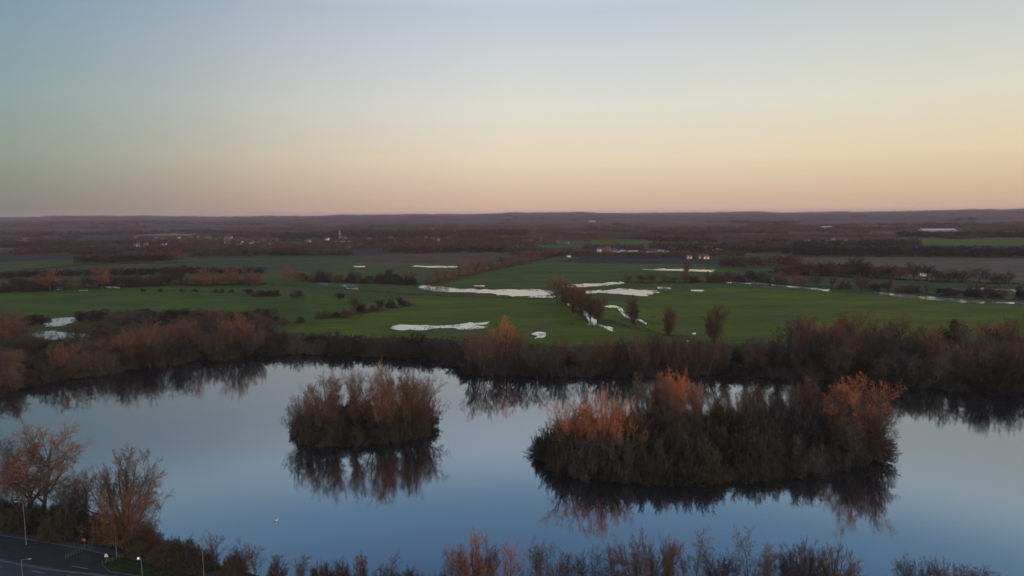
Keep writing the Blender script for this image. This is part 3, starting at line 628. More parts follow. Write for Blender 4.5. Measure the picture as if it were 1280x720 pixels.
# ---- small island
SI = [(388, 543, 479, 40, 'willow', 'pink', 'wispy pale tree at the left end of the small island'), (380, 547, 497, 34, 'willow', 'grey', 'leaning bare tree reaching out over the water at the left tip of the small island'),
  (407, 544, 469, 38, 'willow', 'brown', 'brown bare tree near the left end of the small island'),
 (419, 543, 462, 24, 'upright', 'rust', 'rust topped slim tree left of the middle of the small island'), 
 (443, 541, 461, 24, 'upright', 'rust', 'orange topped slim tree left of the centre of the small island'), 
 (469, 541, 463, 40, 'willow', 'pink', 'pale open tree in the middle of the small island'), (480, 540, 455, 42, 'willow', 'pink', 'tallest pale pinkish tree on the small island'), (484, 543, 462, 22, 'upright', 'rust', 'slim rust tipped tree before the tallest one on the small island'),
  (507, 540, 466, 24, 'upright', 'brown', 'dull upright tree in the right part of the small island'),
 (519, 539, 463, 40, 'willow', 'rust', 'rust coloured spreading tree in the right part of the small island'), (524, 538, 465, 40, 'willow', 'rust', 'dense rusty tree at the right end of the small island'),
 (530, 537, 476, 34, 'willow', 'brown', 'low brown tree at the right tip of the small island')]
for (x, b, tp, wd, kd, cl, lb) in SI: place(kd, x, b, tp, wd*0.95, cl, lb, 'trees on the small island')
def island(poly_px, n, seed, spans, lb, gp, hrange=(18, 30)):
    r = random.Random(seed); poly = px_poly(poly_px, 0); k = 0; tries = 0
    while k < n and tries < 4000:
        tries += 1
        x = r.uniform(min(p[0] for p in poly_px), max(p[0] for p in poly_px)); y = r.uniform(min(p[1] for p in poly_px), max(p[1] for p in poly_px))
        q = pix(x, y); s = sdist(np.array([q]), poly)[0]
        if s < 0.8: continue
        hh = r.uniform(*hrange)*(0.85 if s < 4 else 1.15)
        c = r.choice(['olive', 'olive', 'grey', 'brown', 'dark'])
        place('scrub', x, y, y-hh, r.uniform(40, 62), c, lb(x, y, s), gp, name='scrub_willow', cat='bush'); k += 1
island(isl_small_px, 26, 5, None, lambda x, y, s: 'dark scrub, small island, '+near(SMALL_MARKS, x), 'scrub on the small island', (16, 24))
# shoreline skirts of both islands
def skirt(poly_px, n, lb, gp, mk, wr=(26, 38), hr=(18, 27)):
    Pp = np.array(poly_px, float); c = Pp.mean(0); seg = np.roll(Pp, -1, 0)-Pp; L = np.linalg.norm(seg, axis=1); cum = np.concatenate([[0], np.cumsum(L)])
    for i in range(n):
        s = (i+random.uniform(-.2, .2))/n*cum[-1] % cum[-1]; j = np.searchsorted(cum, s, 'right')-1; p = Pp[j % len(Pp)]+seg[j % len(Pp)]*((s-cum[j])/L[j % len(Pp)])
        p = p+(c-p)*0.05
        hh = random.uniform(*hr)
        place('scrub', p[0], p[1], p[1]-hh, random.uniform(*wr), random.choice(['olive', 'olive', 'grey', 'dark']), lb+(', front, ' if p[1] > c[1] else ', back, ')+near(mk, p[0]).replace(' of the big island', ''), gp, name='scrub_willow', cat='bush')
skirt(isl_small_px, 18, 'low waterline scrub, small island', 'waterline scrub of the small island', SMALL_MARKS, (26, 38), (14, 20))

# ---- big island
BI = [(710, 562, 506, 26, 'willow', 'rust', 'rust coloured tree at the left end of the row on the big island'), (716, 574, 489, 40, 'willow', 'orange', 'bright orange fan shaped tree, leftmost bright one on the big island'),
 (732, 562, 503, 22, 'upright', 'orange', 'lower orange tree between the two bright orange ones on the left of the big island'), (756, 577, 490, 44, 'willow', 'orange', 'bright orange bushy topped tree, second bright one on the big island'),
 (768, 558, 500, 22, 'upright', 'grey', 'grey bare tree right beside the second bright orange one on the big island'), (785, 560, 510, 40, 'dome', 'rust', 'dull rust round tree in front of the tall bare pair on the big island'),
 (809, 545, 467, 32, 'willow', 'pink', 'tall bare pale topped tree at the left of the tallest group on the big island'), (820, 547, 470, 22, 'upright', 'rust', 'tall rust tree second from the left in the tallest group on the big island'),
 (832, 545, 461, 26, 'upright', 'orange', 'tallest bright orange tree on the big island'), (850, 545, 464, 22, 'upright', 'orange', 'flame shaped bright orange tree right of the tallest on the big island'),
 (870, 544, 478, 20, 'upright', 'orange', 'small orange topped tree at the right of the tallest group on the big island'), (842, 556, 486, 26, 'willow', 'brown', 'brown bare tree below the tallest orange tree on the big island'),
 (862, 560, 505, 30, 'willow', 'brown', 'brown rounded tree below the small orange topped one on the big island'), (893, 555, 497, 24, 'upright', 'brown', 'dull brown upright tree left of the dark evergreen on the big island'),
 (916, 543, 486, 32, 'willow', 'pink', 'see-through pale bare tree behind the dark evergreen on the big island'), (934, 543, 484, 30, 'willow', 'brown', 'see-through brown bare tree, first right of the dark evergreen on the big island'),
 (956, 548, 497, 26, 'willow', 'brown', 'brown bare tree left of the middle pair on the big island'), (974, 547, 487, 28, 'willow', 'grey', 'grey bare tree in the right middle of the big island'),
 (992, 548, 478, 28, 'willow', 'pink', 'tall pale bare tree in the right middle of the big island'), (1006, 550, 474, 24, 'upright', 'rust', 'tall rust tinted tree in the right middle of the big island'),
 (1022, 555, 490, 28, 'willow', 'brown', 'brown bare tree between the two rust groups on the right of the big island'), (1044, 557, 484, 32, 'willow', 'orange', 'orange brown spreading tree left of the last bright one on the big island'),
 (1058, 562, 492, 26, 'willow', 'rust', 'dull rust tree squeezed between the two right hand orange ones on the big island'), (1078, 563, 469, 38, 'willow', 'orange', 'bright orange tall tree near the right tip of the big island'),
 (1084, 566, 486, 26, 'willow', 'brown', 'brown bare tree right of the last bright orange one on the big island'), (1096, 566, 500, 24, 'willow', 'grey', 'grey thin tree at the right tip of the big island'),
 (742, 590, 540, 34, 'willow', 'olive', 'olive front tree with tall reflection on the big island shore'), (1066, 578, 510, 30, 'willow', 'brown', 'brown front tree by the right end of the big island shore')]
for (x, b, tp, wd, kd, cl, lb) in BI: place(kd, x, b, tp, wd*1.12, cl, lb, 'trees on the big island')
for x_, y_, t_, w_, l_ in ((704, 584, 542, 50, 'tall olive scrub in front of the leftmost bright orange tree'), (735, 590, 545, 56, 'tall olive scrub between the two bright orange trees of the big island'), (772, 592, 548, 56, 'tall olive scrub in front of the second bright orange tree'), (820, 592, 552, 60, 'large rounded scrub at the front of the tallest group'), (870, 592, 550, 64, 'large rounded grey scrub at the front middle of the big island'), (1000, 585, 545, 60, 'large rounded scrub in the front right of the big island')):
    place('scrub', x_, y_, t_, w_, random.choice(['olive', 'grey']), l_, 'scrub on the big island', name='scrub_willow', cat='bush')
place('dense', 900, 556, 501, 20, 'green', 'small dark evergreen poking above the scrub in the middle of the big island', name='evergreen_tree')
def bi_label(x, y, s):
    return 'olive scrub on the big island, ' + ('front' if y > 578 else 'middle' if y > 556 else 'back') + ', ' + near(BIG_MARKS, x).replace(' of the big island', '')
island(isl_big_px, 70, 6, None, bi_label, 'scrub on the big island', (24, 38))
skirt(isl_big_px, 30, 'low waterline scrub, big island', 'waterline scrub of the big island', BIG_MARKS, (34, 50), (18, 26))

# ---- far bank
FB = [
 (3, 487, 449, 50, 'willow', 'rust', 'rounded orange brown willow at the waterline by the left frame edge'), (12, 476, 434, 44, 'willow', 'rust', 'reddish willow behind the rounded one at the left frame edge'),
 (14, 434, 395, 46, 'broad', 'rust', 'large red brown tree left of the flooded pool'), (32, 472, 452, 26, 'scrub', 'olive', None), (60, 476, 444, 32, 'willow', 'olive', 'olive rounded willow on the bank below the flooded pool'),
 (77, 470, 429, 30, 'willow', 'rust', 'rust brown willow on the bank right below the flooded pool'), (105, 468, 431, 44, 'willow', 'brown', 'broad brown willow right of the rust brown one on the left bank'),
 (98, 424, 401, 30, 'willow', 'rust', 'reddish tree at the right edge of the flooded pool'), (130, 466, 436, 36, 'willow', 'brown', 'brown willow left of the narrow orange one on the left bank'),
 (149, 460, 411, 24, 'willow', 'rust', 'narrow orange tree standing out on the left bank'), (165, 457, 414, 30, 'willow', 'brown', 'brown willow just right of the narrow orange tree'),
 (178, 452, 403, 34, 'willow', 'rust', 'rusty willow with a wide crown, first right of the narrow orange tree'), (205, 452, 408, 36, 'willow', 'brown', 'brown willow in the middle of the left bank'),
 (218, 446, 399, 36, 'willow', 'rust', 'rusty willow left of the pair in the middle of the left bank'), (240, 446, 396, 40, 'willow', 'rust', 'large rusty willow right of the middle of the left bank'),
 (262, 446, 408, 34, 'willow', 'brown', 'brown willow between the large rusty and the bright one on the left bank'), (297, 442, 391, 42, 'dome', 'rust', 'bright orange brown tree at the right end of the left bank'),
 (318, 441, 405, 30, 'willow', 'brown', 'brown tree right of the bright orange brown one on the left bank'), (282, 444, 412, 30, 'willow', 'grey', 'grey willow in front of the bright orange brown tree'),
 (148, 463, 428, 22, 'upright', 'dark', 'dark tree at the water below the narrow orange tree'), (188, 458, 424, 24, 'upright', 'dark', 'dark tree at the water below the rusty willow of the left bank'), (225, 453, 418, 22, 'willow', 'dark', 'dark willow at the water in the middle of the left bank'),
 (312, 444, 414, 22, 'willow', 'grey', 'pale grey willow with a clear reflection at the end of the left bank'),
 (588, 464, 414, 34, 'willow', 'rust', 'rust tree, left one of the red clump on the far bank'), (603, 466, 407, 38, 'willow', 'rust', 'tall rust tree with a deep reflection in the red clump on the far bank'),
 (634, 458, 396, 46, 'broad', 'orange', 'bright red orange tree, highest of the red clump on the far bank'), (620, 462, 408, 32, 'willow', 'rust', 'dull red tree in front of the highest one of the red clump'),
 (652, 460, 408, 34, 'willow', 'rust', 'red brown tree right of the highest one of the red clump'), (668, 468, 422, 30, 'willow', 'brown', 'brown tree at the right end of the red clump by the small pool'),
 (704, 462, 416, 36, 'willow', 'rust', 'rust tree by the small pool on the far bank'), (757, 464, 417, 30, 'willow', 'rust', 'rust tree with a thin top above the left of the big island'),
 (730, 466, 424, 30, 'willow', 'brown', 'brown tree between the two rust ones on the far bank'), (690, 469, 430, 26, 'willow', 'grey', 'grey tree at the water by the small pool'),
 (985, 446, 400, 30, 'willow', 'rust', 'rust tree left of the pair on the right far bank'), (1003, 446, 392, 28, 'upright', 'rust', 'upright rust tree on the right far bank'), (1022, 450, 402, 34, 'willow', 'orange', 'orange brown tree between the upright and the wide rust one on the right far bank'),
 (1046, 452, 394, 34, 'willow', 'rust', 'rust tree just left of the highest crown on the right far bank'), (1066, 450, 385, 46, 'broad', 'rust', 'highest and widest rust crown on the right far bank'), (1092, 455, 396, 34, 'willow', 'rust', 'rust tree right of the highest crown on the right far bank'),
 (1126, 455, 389, 52, 'broad', 'rust', 'wide rust crown, second highest on the right far bank'), (1110, 462, 404, 34, 'willow', 'brown', 'brown tree between the two wide rust crowns on the right far bank'), (1148, 462, 408, 32, 'willow', 'brown', 'brown tree right of the second wide crown on the right far bank'),
 (1169, 445, 403, 24, 'willow', 'orange', 'small reddish tree before the green glade on the right far bank'), (1190, 438, 400, 30, 'dense', 'dark', 'dark ivy clad tree left of the green glade on the right far bank'), (1204, 456, 402, 28, 'willow', 'brown', 'brown tree at the left edge of the green glade'),
 (1232, 430, 402, 36, 'willow', 'orange', 'orange topped tree behind the green glade'), (1257, 455, 396, 34, 'willow', 'brown', 'tall brown tree near the right frame edge on the far bank'), (1278, 462, 400, 36, 'willow', 'rust', 'rust tree cut by the right frame edge on the far bank'),
 (1243, 487, 432, 44, 'willow', 'dark', 'big dark tree at the water near the right frame edge with the deepest reflection'), (1268, 488, 440, 34, 'willow', 'dark', 'dark tree at the water by the right frame edge'),
]
for (x, b, tp, wd, kd, cl, lb) in FB:
    place(kd, x, b, tp, wd*1.1, cl, lb or 'olive scrub bush between the willows at the left frame edge', 'trees on the far bank', name='willow_tree' if kd not in ('scrub', 'dense') else ('scrub_bush' if kd == 'scrub' else 'ivy_clad_tree'), cat='bush' if kd == 'scrub' else 'tree')
def bankrow(x0, x1, step, off, hh, kinds, cols, zone, gp, wr=(26, 40), name='willow_tree', cat='tree'):
    x = x0
    while x < x1:
        b = interp(shore_px[3:27], x)-off-random.uniform(0, 3); tp = b-random.uniform(*hh)
        z = zone(x)
        place(random.choice(kinds), x+random.uniform(-3, 3), b, tp, random.uniform(*wr), random.choice(cols), z, gp, name=name, cat=cat); x += step*random.uniform(.8, 1.25)
wz = lambda x: 'dark bare waterside tree, '+near(FAR_MARKS, x)
bankrow(780, 1235, 21, 1, (36, 56), ['willow', 'upright', 'willow'], ['dark', 'brown', 'grey', 'brown'], wz, 'dark waterside trees of the far bank', (22, 34))
mz = lambda x: 'bare brown belt tree, '+near(FAR_MARKS, x)
bankrow(800, 985, 26, 16, (22, 32), ['willow', 'upright'], ['brown', 'rust', 'brown'], mz, 'belt trees of the far bank', (22, 34))
bankrow(1000, 1290, 24, 14, (40, 55), ['willow', 'upright'], ['brown', 'rust', 'brown'], mz, 'belt trees of the far bank', (24, 36))
sz_ = lambda x: 'dark scrub at the far waterline, '+near(FAR_MARKS, x)
bankrow(-10, 1290, 20, 1, (12, 20), ['scrub'], ['dark', 'olive', 'brown', 'dark'], sz_, 'waterline scrub of the far bank', (30, 44), name='scrub_bush', cat='bush')
bz = lambda x: 'brown scrub behind the far waterline, '+near(FAR_MARKS, x)
bankrow(-10, 1290, 24, 9, (13, 21), ['scrub'], ['dark', 'brown', 'brown', 'olive'], bz, 'second row scrub of the far bank', (34, 48), name='scrub_bush', cat='bush')
cz = lambda x: 'dark hawthorn bush along the field edge above the ' + ('left bank' if x < 330 else 'small island' if x < 560 else 'big island' if x < 1000 else 'right end of the lake')
x = 104
while x < 335:
    place('dense', x, 402+random.uniform(-2, 3), 388+random.uniform(-2, 2), random.uniform(18, 30), random.choice(['dark', 'dark', 'brown']), 'dark hawthorn above the left bank, '+near(FAR_MARKS, x), 'hawthorn row above the left bank', name='hawthorn_bush', cat='bush'); x += random.uniform(9, 14)
for x in (37, 44, 52): place('dense', x, 406, 394, 20, 'dark', 'dark bush in the clump just above the flooded pool', 'dark bushes above the flooded pool', name='hawthorn_bush', cat='bush')

# wet woodland filling the strip between the hawthorn row and the left bank
r_ = random.Random(11); k_ = 0
while k_ < 52:
    x = r_.uniform(-15, 335); y = r_.uniform(408, interp([(-15, 470), (80, 462), (150, 450), (200, 444), (260, 438), (335, 432)], x))
    if 34 < x < 112 and y < 432: continue
    kd = r_.choice(['willow', 'willow', 'scrub', 'upright']); hh = r_.uniform(20, 32) if kd != 'scrub' else r_.uniform(14, 20)
    z = 'at the far left, beside the flooded pool' if x < 120 else ('in its middle part' if x < 230 else 'in its right part')
    if kd == 'scrub': place(kd, x, y, y-hh, r_.uniform(34, 50), r_.choice(['brown', 'olive', 'dark']), 'scrub bush in the wet woodland, '+near(FAR_MARKS, x), 'scrub in the left bank woodland', name='scrub_bush', cat='bush')
    else: place(kd, x, y, y-hh, r_.uniform(28, 42), r_.choice(['rust', 'brown', 'brown', 'grey']), 'bare willow in the wet woodland, '+near(FAR_MARKS, x), 'willows in the left bank woodland')
    k_ += 1
# ---- trees and bushes out in the water meadows
FT = [
 (697, 380, 345, 32, 'broad', 'rust', 'tallest red tree by the river bend, left one of the river group'), (706, 384, 349, 22, 'oval', 'rust', 'red tree second in the river group at the bend'), (716, 392, 354, 22, 'oval', 'rust', 'red tree third in the river group at the bend'),
 (727, 396, 359, 22, 'oval', 'rust', 'red brown tree fourth in the river group, over the bright water'), (738, 400, 363, 22, 'oval', 'rust', 'red brown tree fifth in the river group, right of the bright water'), (747, 402, 370, 22, 'oval', 'rust', 'lowest red brown tree at the right end of the river group'),
 (793, 407, 370, 23, 'oval', 'rust', 'slim red tree alone by the thin stream'), (835, 419, 382, 24, 'oval', 'rust', 'oval red brown tree in the middle of the three lone ones by the ditch'), (892, 430, 381, 33, 'oval', 'rust', 'large oval red brown tree, rightmost of the three lone ones by the ditch'),
 (362, 354, 331, 24, 'broad', 'rust', 'pair of reddish crowns in one tree left of the dark hedge in the meadows'), (371, 356, 338, 18, 'willow', 'rust', 'orange tree at the left end of the dark meadow hedge'), (400, 350, 334, 22, 'broad', 'grey', 'pale grey brown tree over the dark meadow hedge'),
 (514, 354, 335, 20, 'willow', 'rust', 'rusty tree at the right end of the dark meadow hedge'), (484, 352, 337, 18, 'dense', 'dark', 'dark round tree in the dark meadow hedge'),
 (128, 362, 334, 22, 'broad', 'rust', 'reddish round tree standing above the long dark hedge on the left'), (62, 364, 337, 26, 'broad', 'rust', 'dull reddish tree above the left part of the long hedge'), (225, 355, 333, 30, 'dense', 'dark', 'dark round tree left in the wood edge behind the left field'),
 (255, 355, 334, 26, 'willow', 'rust', 'reddish tree in the wood edge right of the dark round tree'), (290, 355, 331, 26, 'willow', 'rust', 'reddish tree in the middle of the wood edge behind the left field'), (312, 355, 333, 22, 'willow', 'brown', 'brown tree at the right end of the wood edge behind the left field'),
 (1030, 343, 325, 20, 'willow', 'brown', 'brown tree at the left end of the tree line below the dark wood'), (1068, 344, 321, 24, 'broad', 'dark', 'dark tall tree in the tree line below the dark wood'), (994, 362, 340, 16, 'willow', 'rust', 'reddish tree at the left end of the river hedge'),
 (1078, 366, 344, 26, 'broad', 'brown', 'brown tree in the middle of the river hedge'), (1188, 372, 360, 18, 'dense', 'dark', 'dark bush tree in the right part of the river hedge'), (1232, 378, 356, 26, 'broad', 'dark', 'dark tree by the second strip of water near the right edge'),
 (857, 345, 325, 12, 'upright', 'rust', 'slim reddish tree in front of the yellow lights'), (932, 336, 318, 20, 'broad', 'rust', 'reddish tree at the end of the dark field below the caravans'), (445, 392, 366, 24, 'willow', 'olive', 'olive brown tree at the middle of the curved meadow hedge'),
 (451, 395, 380, 14, 'dense', 'dark', 'dark bush at the foot of the olive brown meadow tree'), (371, 372, 363, 18, 'dense', 'dark', 'dark round bush alone in the upper meadow'), (424, 375, 366, 16, 'dense', 'dark', 'dark round bush near the broken puddles'),
 (374, 405, 396, 14, 'dense', 'dark', 'small dark round bush at the end of the reddish hedge'), (312, 368, 361, 14, 'dense', 'dark', 'dark round bush, biggest of the dotted row in the left meadow'),
]
for (x, b, tp, wd, kd, cl, lb) in FT:
    bush = kd == 'dense' and b-tp < 14
    place(kd, x, b, tp, wd, cl, lb, None, name='bush' if bush else 'meadow_tree', cat='bush' if bush else 'tree')
for x in (178, 200, 228, 245, 270, 277, 289): place('dense', x, 363+x*0.012, 358+x*0.012, 8, 'dark', 'small dark bush in the dotted row along the left meadow', 'dotted bushes in the left meadow', name='bush', cat='bush')
def row(pts, step, hpx, kinds, cols, lb, gp, wr, name='hedgerow_tree', cat='tree'):
    Pp = np.array(pts, float); L = np.concatenate([[0], np.cumsum(np.linalg.norm(np.diff(Pp, axis=0), axis=1))]); s = 0
    while s < L[-1]:
        x = np.interp(s, L, Pp[:, 0]); y = np.interp(s, L, Pp[:, 1])+random.uniform(-0.7, 0.7)
        place(random.choice(kinds), x, y, y-random.uniform(*hpx), random.uniform(*wr), random.choice(cols), lb(x) if callable(lb) else lb, gp, name=name, cat=cat); s += step*random.uniform(.75, 1.3)
row([(535, 356), (560, 349), (600, 341), (640, 332), (700, 319)], 11, (11, 18), ['willow', 'broad'], ['rust', 'rust', 'brown'], 'reddish tree in the diagonal belt between the green fields', 'diagonal reddish tree belt', (14, 22))
row([(1000, 343), (1090, 348), (1180, 352), (1280, 356)], 17, (13, 22), ['willow', 'broad', 'dense'], ['brown', 'rust', 'dark'], 'brown tree in the line below the dark wood', 'tree line below the dark wood', (18, 28))
row([(960, 353), (1040, 359), (1100, 363), (1200, 370), (1290, 375.5)], 19, (8, 16), ['willow', 'scrub', 'dense'], ['brown', 'rust', 'dark'], lambda x: ('small tree in the river hedge, '+('left of the gap' if x < 1085 else 'behind the long bright strip' if x < 1190 else 'near the right frame edge')), 'river hedge trees', (14, 24))
row([(785, 352), (830, 353), (900, 353), (960, 352)], 13, (9, 15), ['willow', 'scrub', 'dense'], ['brown', 'olive', 'dark'], 'brown bush in the belt right of the river bend', 'bush belt right of the river bend', (14, 22), 'bush', 'bush')
row([(0, 366), (60, 363), (130, 360), (215, 357)], 12, (12, 19), ['willow', 'dense', 'scrub'], ['dark', 'brown', 'dark'], lambda x: ('dark tree in the long left hedge, '+('left of the reddish round tree' if x < 120 else 'right of the reddish round tree')), 'long left hedge trees', (16, 26))
row([(380, 352), (440, 353), (520, 355)], 12, (9, 14), ['dense', 'scrub'], ['dark', 'dark', 'brown'], 'dark bush in the hedge above the broken puddles', 'dark meadow hedge bushes', (14, 22), 'bush', 'bush')
row([(320, 370), (350, 370)], 9, (6, 9), ['dense', 'scrub'], ['dark', 'brown'], 'brown bush beside the dark round bush in the upper meadow', 'upper meadow bushes', (12, 16), 'bush', 'bush')
row([(400, 398), (430, 397), (448, 393), (480, 386), (515, 382)], 10, (8, 13), ['scrub', 'dense'], ['rust', 'brown', 'dark'], 'reddish bush of the curved hedge in the middle meadow', 'curved meadow hedge bushes', (12, 18), 'bush', 'bush')
row([(305, 404), (330, 405), (362, 406)], 9, (10, 15), ['scrub', 'willow'], ['rust', 'rust', 'dark'], 'reddish bush in the short hedge above the left bank', 'short reddish hedge bushes', (14, 20), 'bush', 'bush')
row([(230, 357), (330, 357)], 11, (10, 16), ['willow', 'dense'], ['rust', 'dark', 'brown'], 'brown tree in the wood edge behind the left field', 'wood edge behind the left field', (16, 22))
#TREES_END

# ------------------------------------------------------------------ stuff: undergrowth, hedges, far woods
def stuff_mat(name, a, b, sc_=0.05):
    m, n, l, bb = mat(name, 0.95, 0.1)
    l.new(cramp(n, l, noise(n, l, sc_, 5, 0.65), [(0.32, a), (0.68, b)]), bb.inputs['Base Color']); return m
M_under = stuff_mat('undergrowth', (0.026, 0.022, 0.016), (0.075, 0.056, 0.038), 0.12)
M_hedge = stuff_mat('hedge_twigs', (0.020, 0.020, 0.014), (0.050, 0.040, 0.026), 0.2)
M_wood_r = stuff_mat('far_wood_russet', (0.050, 0.036, 0.028), (0.125, 0.070, 0.048), 0.01)
M_wood_d = stuff_mat('far_wood_dark', (0.016, 0.018, 0.014), (0.040, 0.034, 0.026), 0.01)
def under(region_pts, n, hmin, hmax, size, nm='undergrowth', m=None):
    m = m or M_under
    r = np.random.default_rng(len(region_pts)+n); 
    Pq = region_pts[r.integers(0, len(region_pts), n)]+r.normal(size=(n, 2))*0.8
    hh = hmin+(hmax-hmin)*(0.5+0.5*np.sin(Pq[:, 0]*0.31+2*np.sin(Pq[:, 1]*0.2))*np.cos(Pq[:, 1]*0.27+Pq[:, 0]*0.11))
    z = ground_z(Pq)+r.uniform(0, 1, n)**0.7*hh
    c = np.column_stack([Pq, z]); a = norm(r.normal(size=(n, 3)))*size*r.uniform(.5, 1.3, n)[:, None]; b = norm(r.normal(size=(n, 3))*[1, 1, 1.6])*size*r.uniform(.5, 1.3, n)[:, None]
    V = np.stack([c, c+a, c+b], 1).reshape(-1, 3)
    return link(nm, np_mesh(nm, V, tris=np.arange(3*n).reshape(-1, 3)), m, kind='stuff')
r = np.random.default_rng(3)
g = np.column_stack([r.uniform(-420, 420, 320000), r.uniform(120, 560, 320000)])
s = -lake_sd(g); far_side = g[:, 1] > 265
si, sb = sdist(g, isl_s), sdist(g, isl_b)
glade = sdist(g, px_poly([(1172, 412), (1290, 405), (1290, 460), (1240, 452), (1200, 440)], GZ)) > 0
meadow = sdist(g, px_poly([(325, 402), (560, 408), (700, 415), (700, 424), (560, 425), (450, 424), (330, 418)], GZ)) > 0
pool = (sdist(g, px_poly([(30, 394), (110, 394), (125, 427), (30, 428)], GZ)) > 0)
under(g[(s > 0.2) & (s < 62) & far_side & (si < 0) & (sb < 0) & ~glade & ~meadow & ~pool], 100000, 1.0, 3.4, 0.55)
under(g[(si > 0) | (sb > 0)], 42000, 0.6, 2.6, 0.40)
lb_ = g[(s > 55) & (sdist(g, px_poly([(-30, 402), (34, 408), (36, 428), (112, 428), (118, 408), (335, 406), (335, 436), (-30, 470)], GZ)) > 0)]
under(lb_, 40000, 1.0, 3.4, 0.6)
nb = g[(s > 0.2) & (s < 22) & ~far_side & (si < 0) & (sb < 0)]
rd = sdist(nb, px_poly([(-200, 632), (-20, 655), (60, 670), (104, 678), (150, 686), (200, 695), (250, 706), (300, 719), (345, 738), (300, 800), (-200, 800)], GZ)) < 0
under(nb[rd], 34000, 0.4, 2.0, 0.30)

def hedge(pts, hgt, wid, label, m=M_hedge, dens=5.0, size=0.6, group=None):
    P_ = px_poly(pts, GZ); seg = np.diff(P_, axis=0); L = np.linalg.norm(seg, axis=1); n = int(L.sum()*dens*max(1, hgt/2))
    r = np.random.default_rng(int(pts[0][0]*7)+n)
    j = r.choice(len(L), n, p=L/L.sum()); t = r.uniform(0, 1, n)
    c2 = P_[j]+seg[j]*t[:, None]+r.normal(size=(n, 2))*wid*0.4
    lump = 0.65+0.35*np.sin(c2[:, 0]*0.17+np.sin(c2[:, 1]*0.05)*3)
    c = np.column_stack([c2-P_[0], r.uniform(0, 1, n)**0.7*hgt*lump])
    a = norm(r.normal(size=(n, 3)))*size; b = norm(r.normal(size=(n, 3)))*size
    V = np.stack([c, c+a, c+b], 1).reshape(-1, 3)
    o = link('hedge', np_mesh('hedge', V, tris=np.arange(3*n).reshape(-1, 3)), m, label=label, category='hedge', group=group or 'field hedges'); o.location = (P_[0][0], P_[0][1], GZ); return o
hedge([(340, 357), (420, 361), (520, 369), (600, 372.5), (690, 376)], 1.6, 1.8, 'thin dark hedge along the lower side of the long bright flood')
hedge([(748, 400), (800, 412), (850, 423), (872, 427)], 1.8, 2.2, 'dark ditch hedge running under the three lone red brown trees')
hedge([(640, 340.5), (720, 341.5), (790, 341), (905, 341)], 1.8, 3, 'straight dark hedge between the two green fields above the river bend')
hedge([(535, 357), (600, 342), (640, 333), (705, 318)], 4.5, 7, 'thick hedge under the diagonal reddish trees', m=M_wood_r, dens=8, size=0.9)
hedge([(960, 341), (1000, 344), (1100, 349), (1290, 357)], 3.0, 5, 'dark hedge under the tree line below the dark wood on the right', dens=7, size=0.9)
hedge([(960, 354), (1040, 361), (1085, 364)], 2.0, 4, 'hedge behind the left strip of thin bright water')
hedge([(1085, 362.5), (1190, 371), (1290, 376.5)], 2.2, 4, 'hedge behind the right strip of thin bright water')
hedge([(-20, 366), (60, 363), (130, 360), (215, 357), (330, 356)], 4.0, 8, 'long dark hedge at the top of the left green field', dens=9, size=0.9)
hedge([(380, 353), (440, 354), (525, 357)], 3.5, 5, 'dark hedge above the broken puddles', dens=8, size=0.8)
hedge([(780, 354), (860, 354), (965, 352)], 3.0, 6, 'low brown hedge right of the river bend', dens=8, size=0.8)
hedge([(170, 361), (240, 364), (320, 369), (350, 371)], 1.0, 1.5, 'low broken hedge dotted with bushes in the left meadow', dens=3)
hedge([(400, 399), (448, 394), (520, 381)], 1.8, 3, 'curved reddish hedge in the middle meadow', m=M_wood_r)
hedge([(300, 406), (362, 407)], 2.4, 3.5, 'short reddish hedge above the left bank', m=M_wood_r)
hedge([(104, 404), (200, 404), (340, 407)], 3.0, 5, 'dark hedge bottom between the left green field and the bank trees', dens=9)
hedge([(440, 327), (560, 329), (650, 327)], 1.5, 3, 'thin hedge between the brown and the pale brown strip field')
hedge([(0, 341), (110, 331), (300, 327), (400, 327)], 2.5, 5, 'thin hedge over the dull green field on the left', dens=5, size=0.9)

M_rush = stuff_mat('rushes', (0.045, 0.055, 0.020), (0.085, 0.075, 0.035), 0.2)
rushes()
def wood(name, pts, depth_px, hgt, n_tree, m, label=None, crown=5.5, seed=0, tri=26, size=2.2):
    """far-off wood: crowns spread over a strip below the line pts (photo pixels, base of the wood)"""
    r = np.random.default_rng(seed+n_tree); Pp = np.array(pts, float); L = np.concatenate([[0], np.cumsum(np.linalg.norm(np.diff(Pp, axis=0), axis=1))])
    s = r.uniform(0, L[-1], n_tree); x = np.interp(s, L, Pp[:, 0]); y = np.interp(s, L, Pp[:, 1])-r.uniform(0, 1, n_tree)*depth_px
    C = []
    for xi, yi in zip(x, y):
        q = pix(xi, yi, GZ); 
        C.append(q)
    C = np.array(C); hh = hgt*r.uniform(0.6, 1.15, n_tree); base = ground_z(C)
    N = n_tree*tri; k = np.repeat(np.arange(n_tree), tri)
    d = norm(r.normal(size=(N, 3))); rr = r.uniform(.55, 1, N)
    cr_ = crown*r.uniform(.6, 1.3, n_tree)
    c = np.column_stack([C[k, 0]+d[:, 0]*rr*cr_[k], C[k, 1]+d[:, 1]*rr*cr_[k], base[k]+hh[k]*0.55+d[:, 2]*rr*hh[k]*0.47])
    a = norm(r.normal(size=(N, 3)))*size*r.uniform(.6, 1.3, N)[:, None]; b = norm(r.normal(size=(N, 3)))*size*r.uniform(.6, 1.3, N)[:, None]
    V = np.stack([c, c+a, c+b], 1).reshape(-1, 3)
    return link(name, np_mesh(name, V, tris=np.arange(3*N).reshape(-1, 3)), m, kind='stuff')
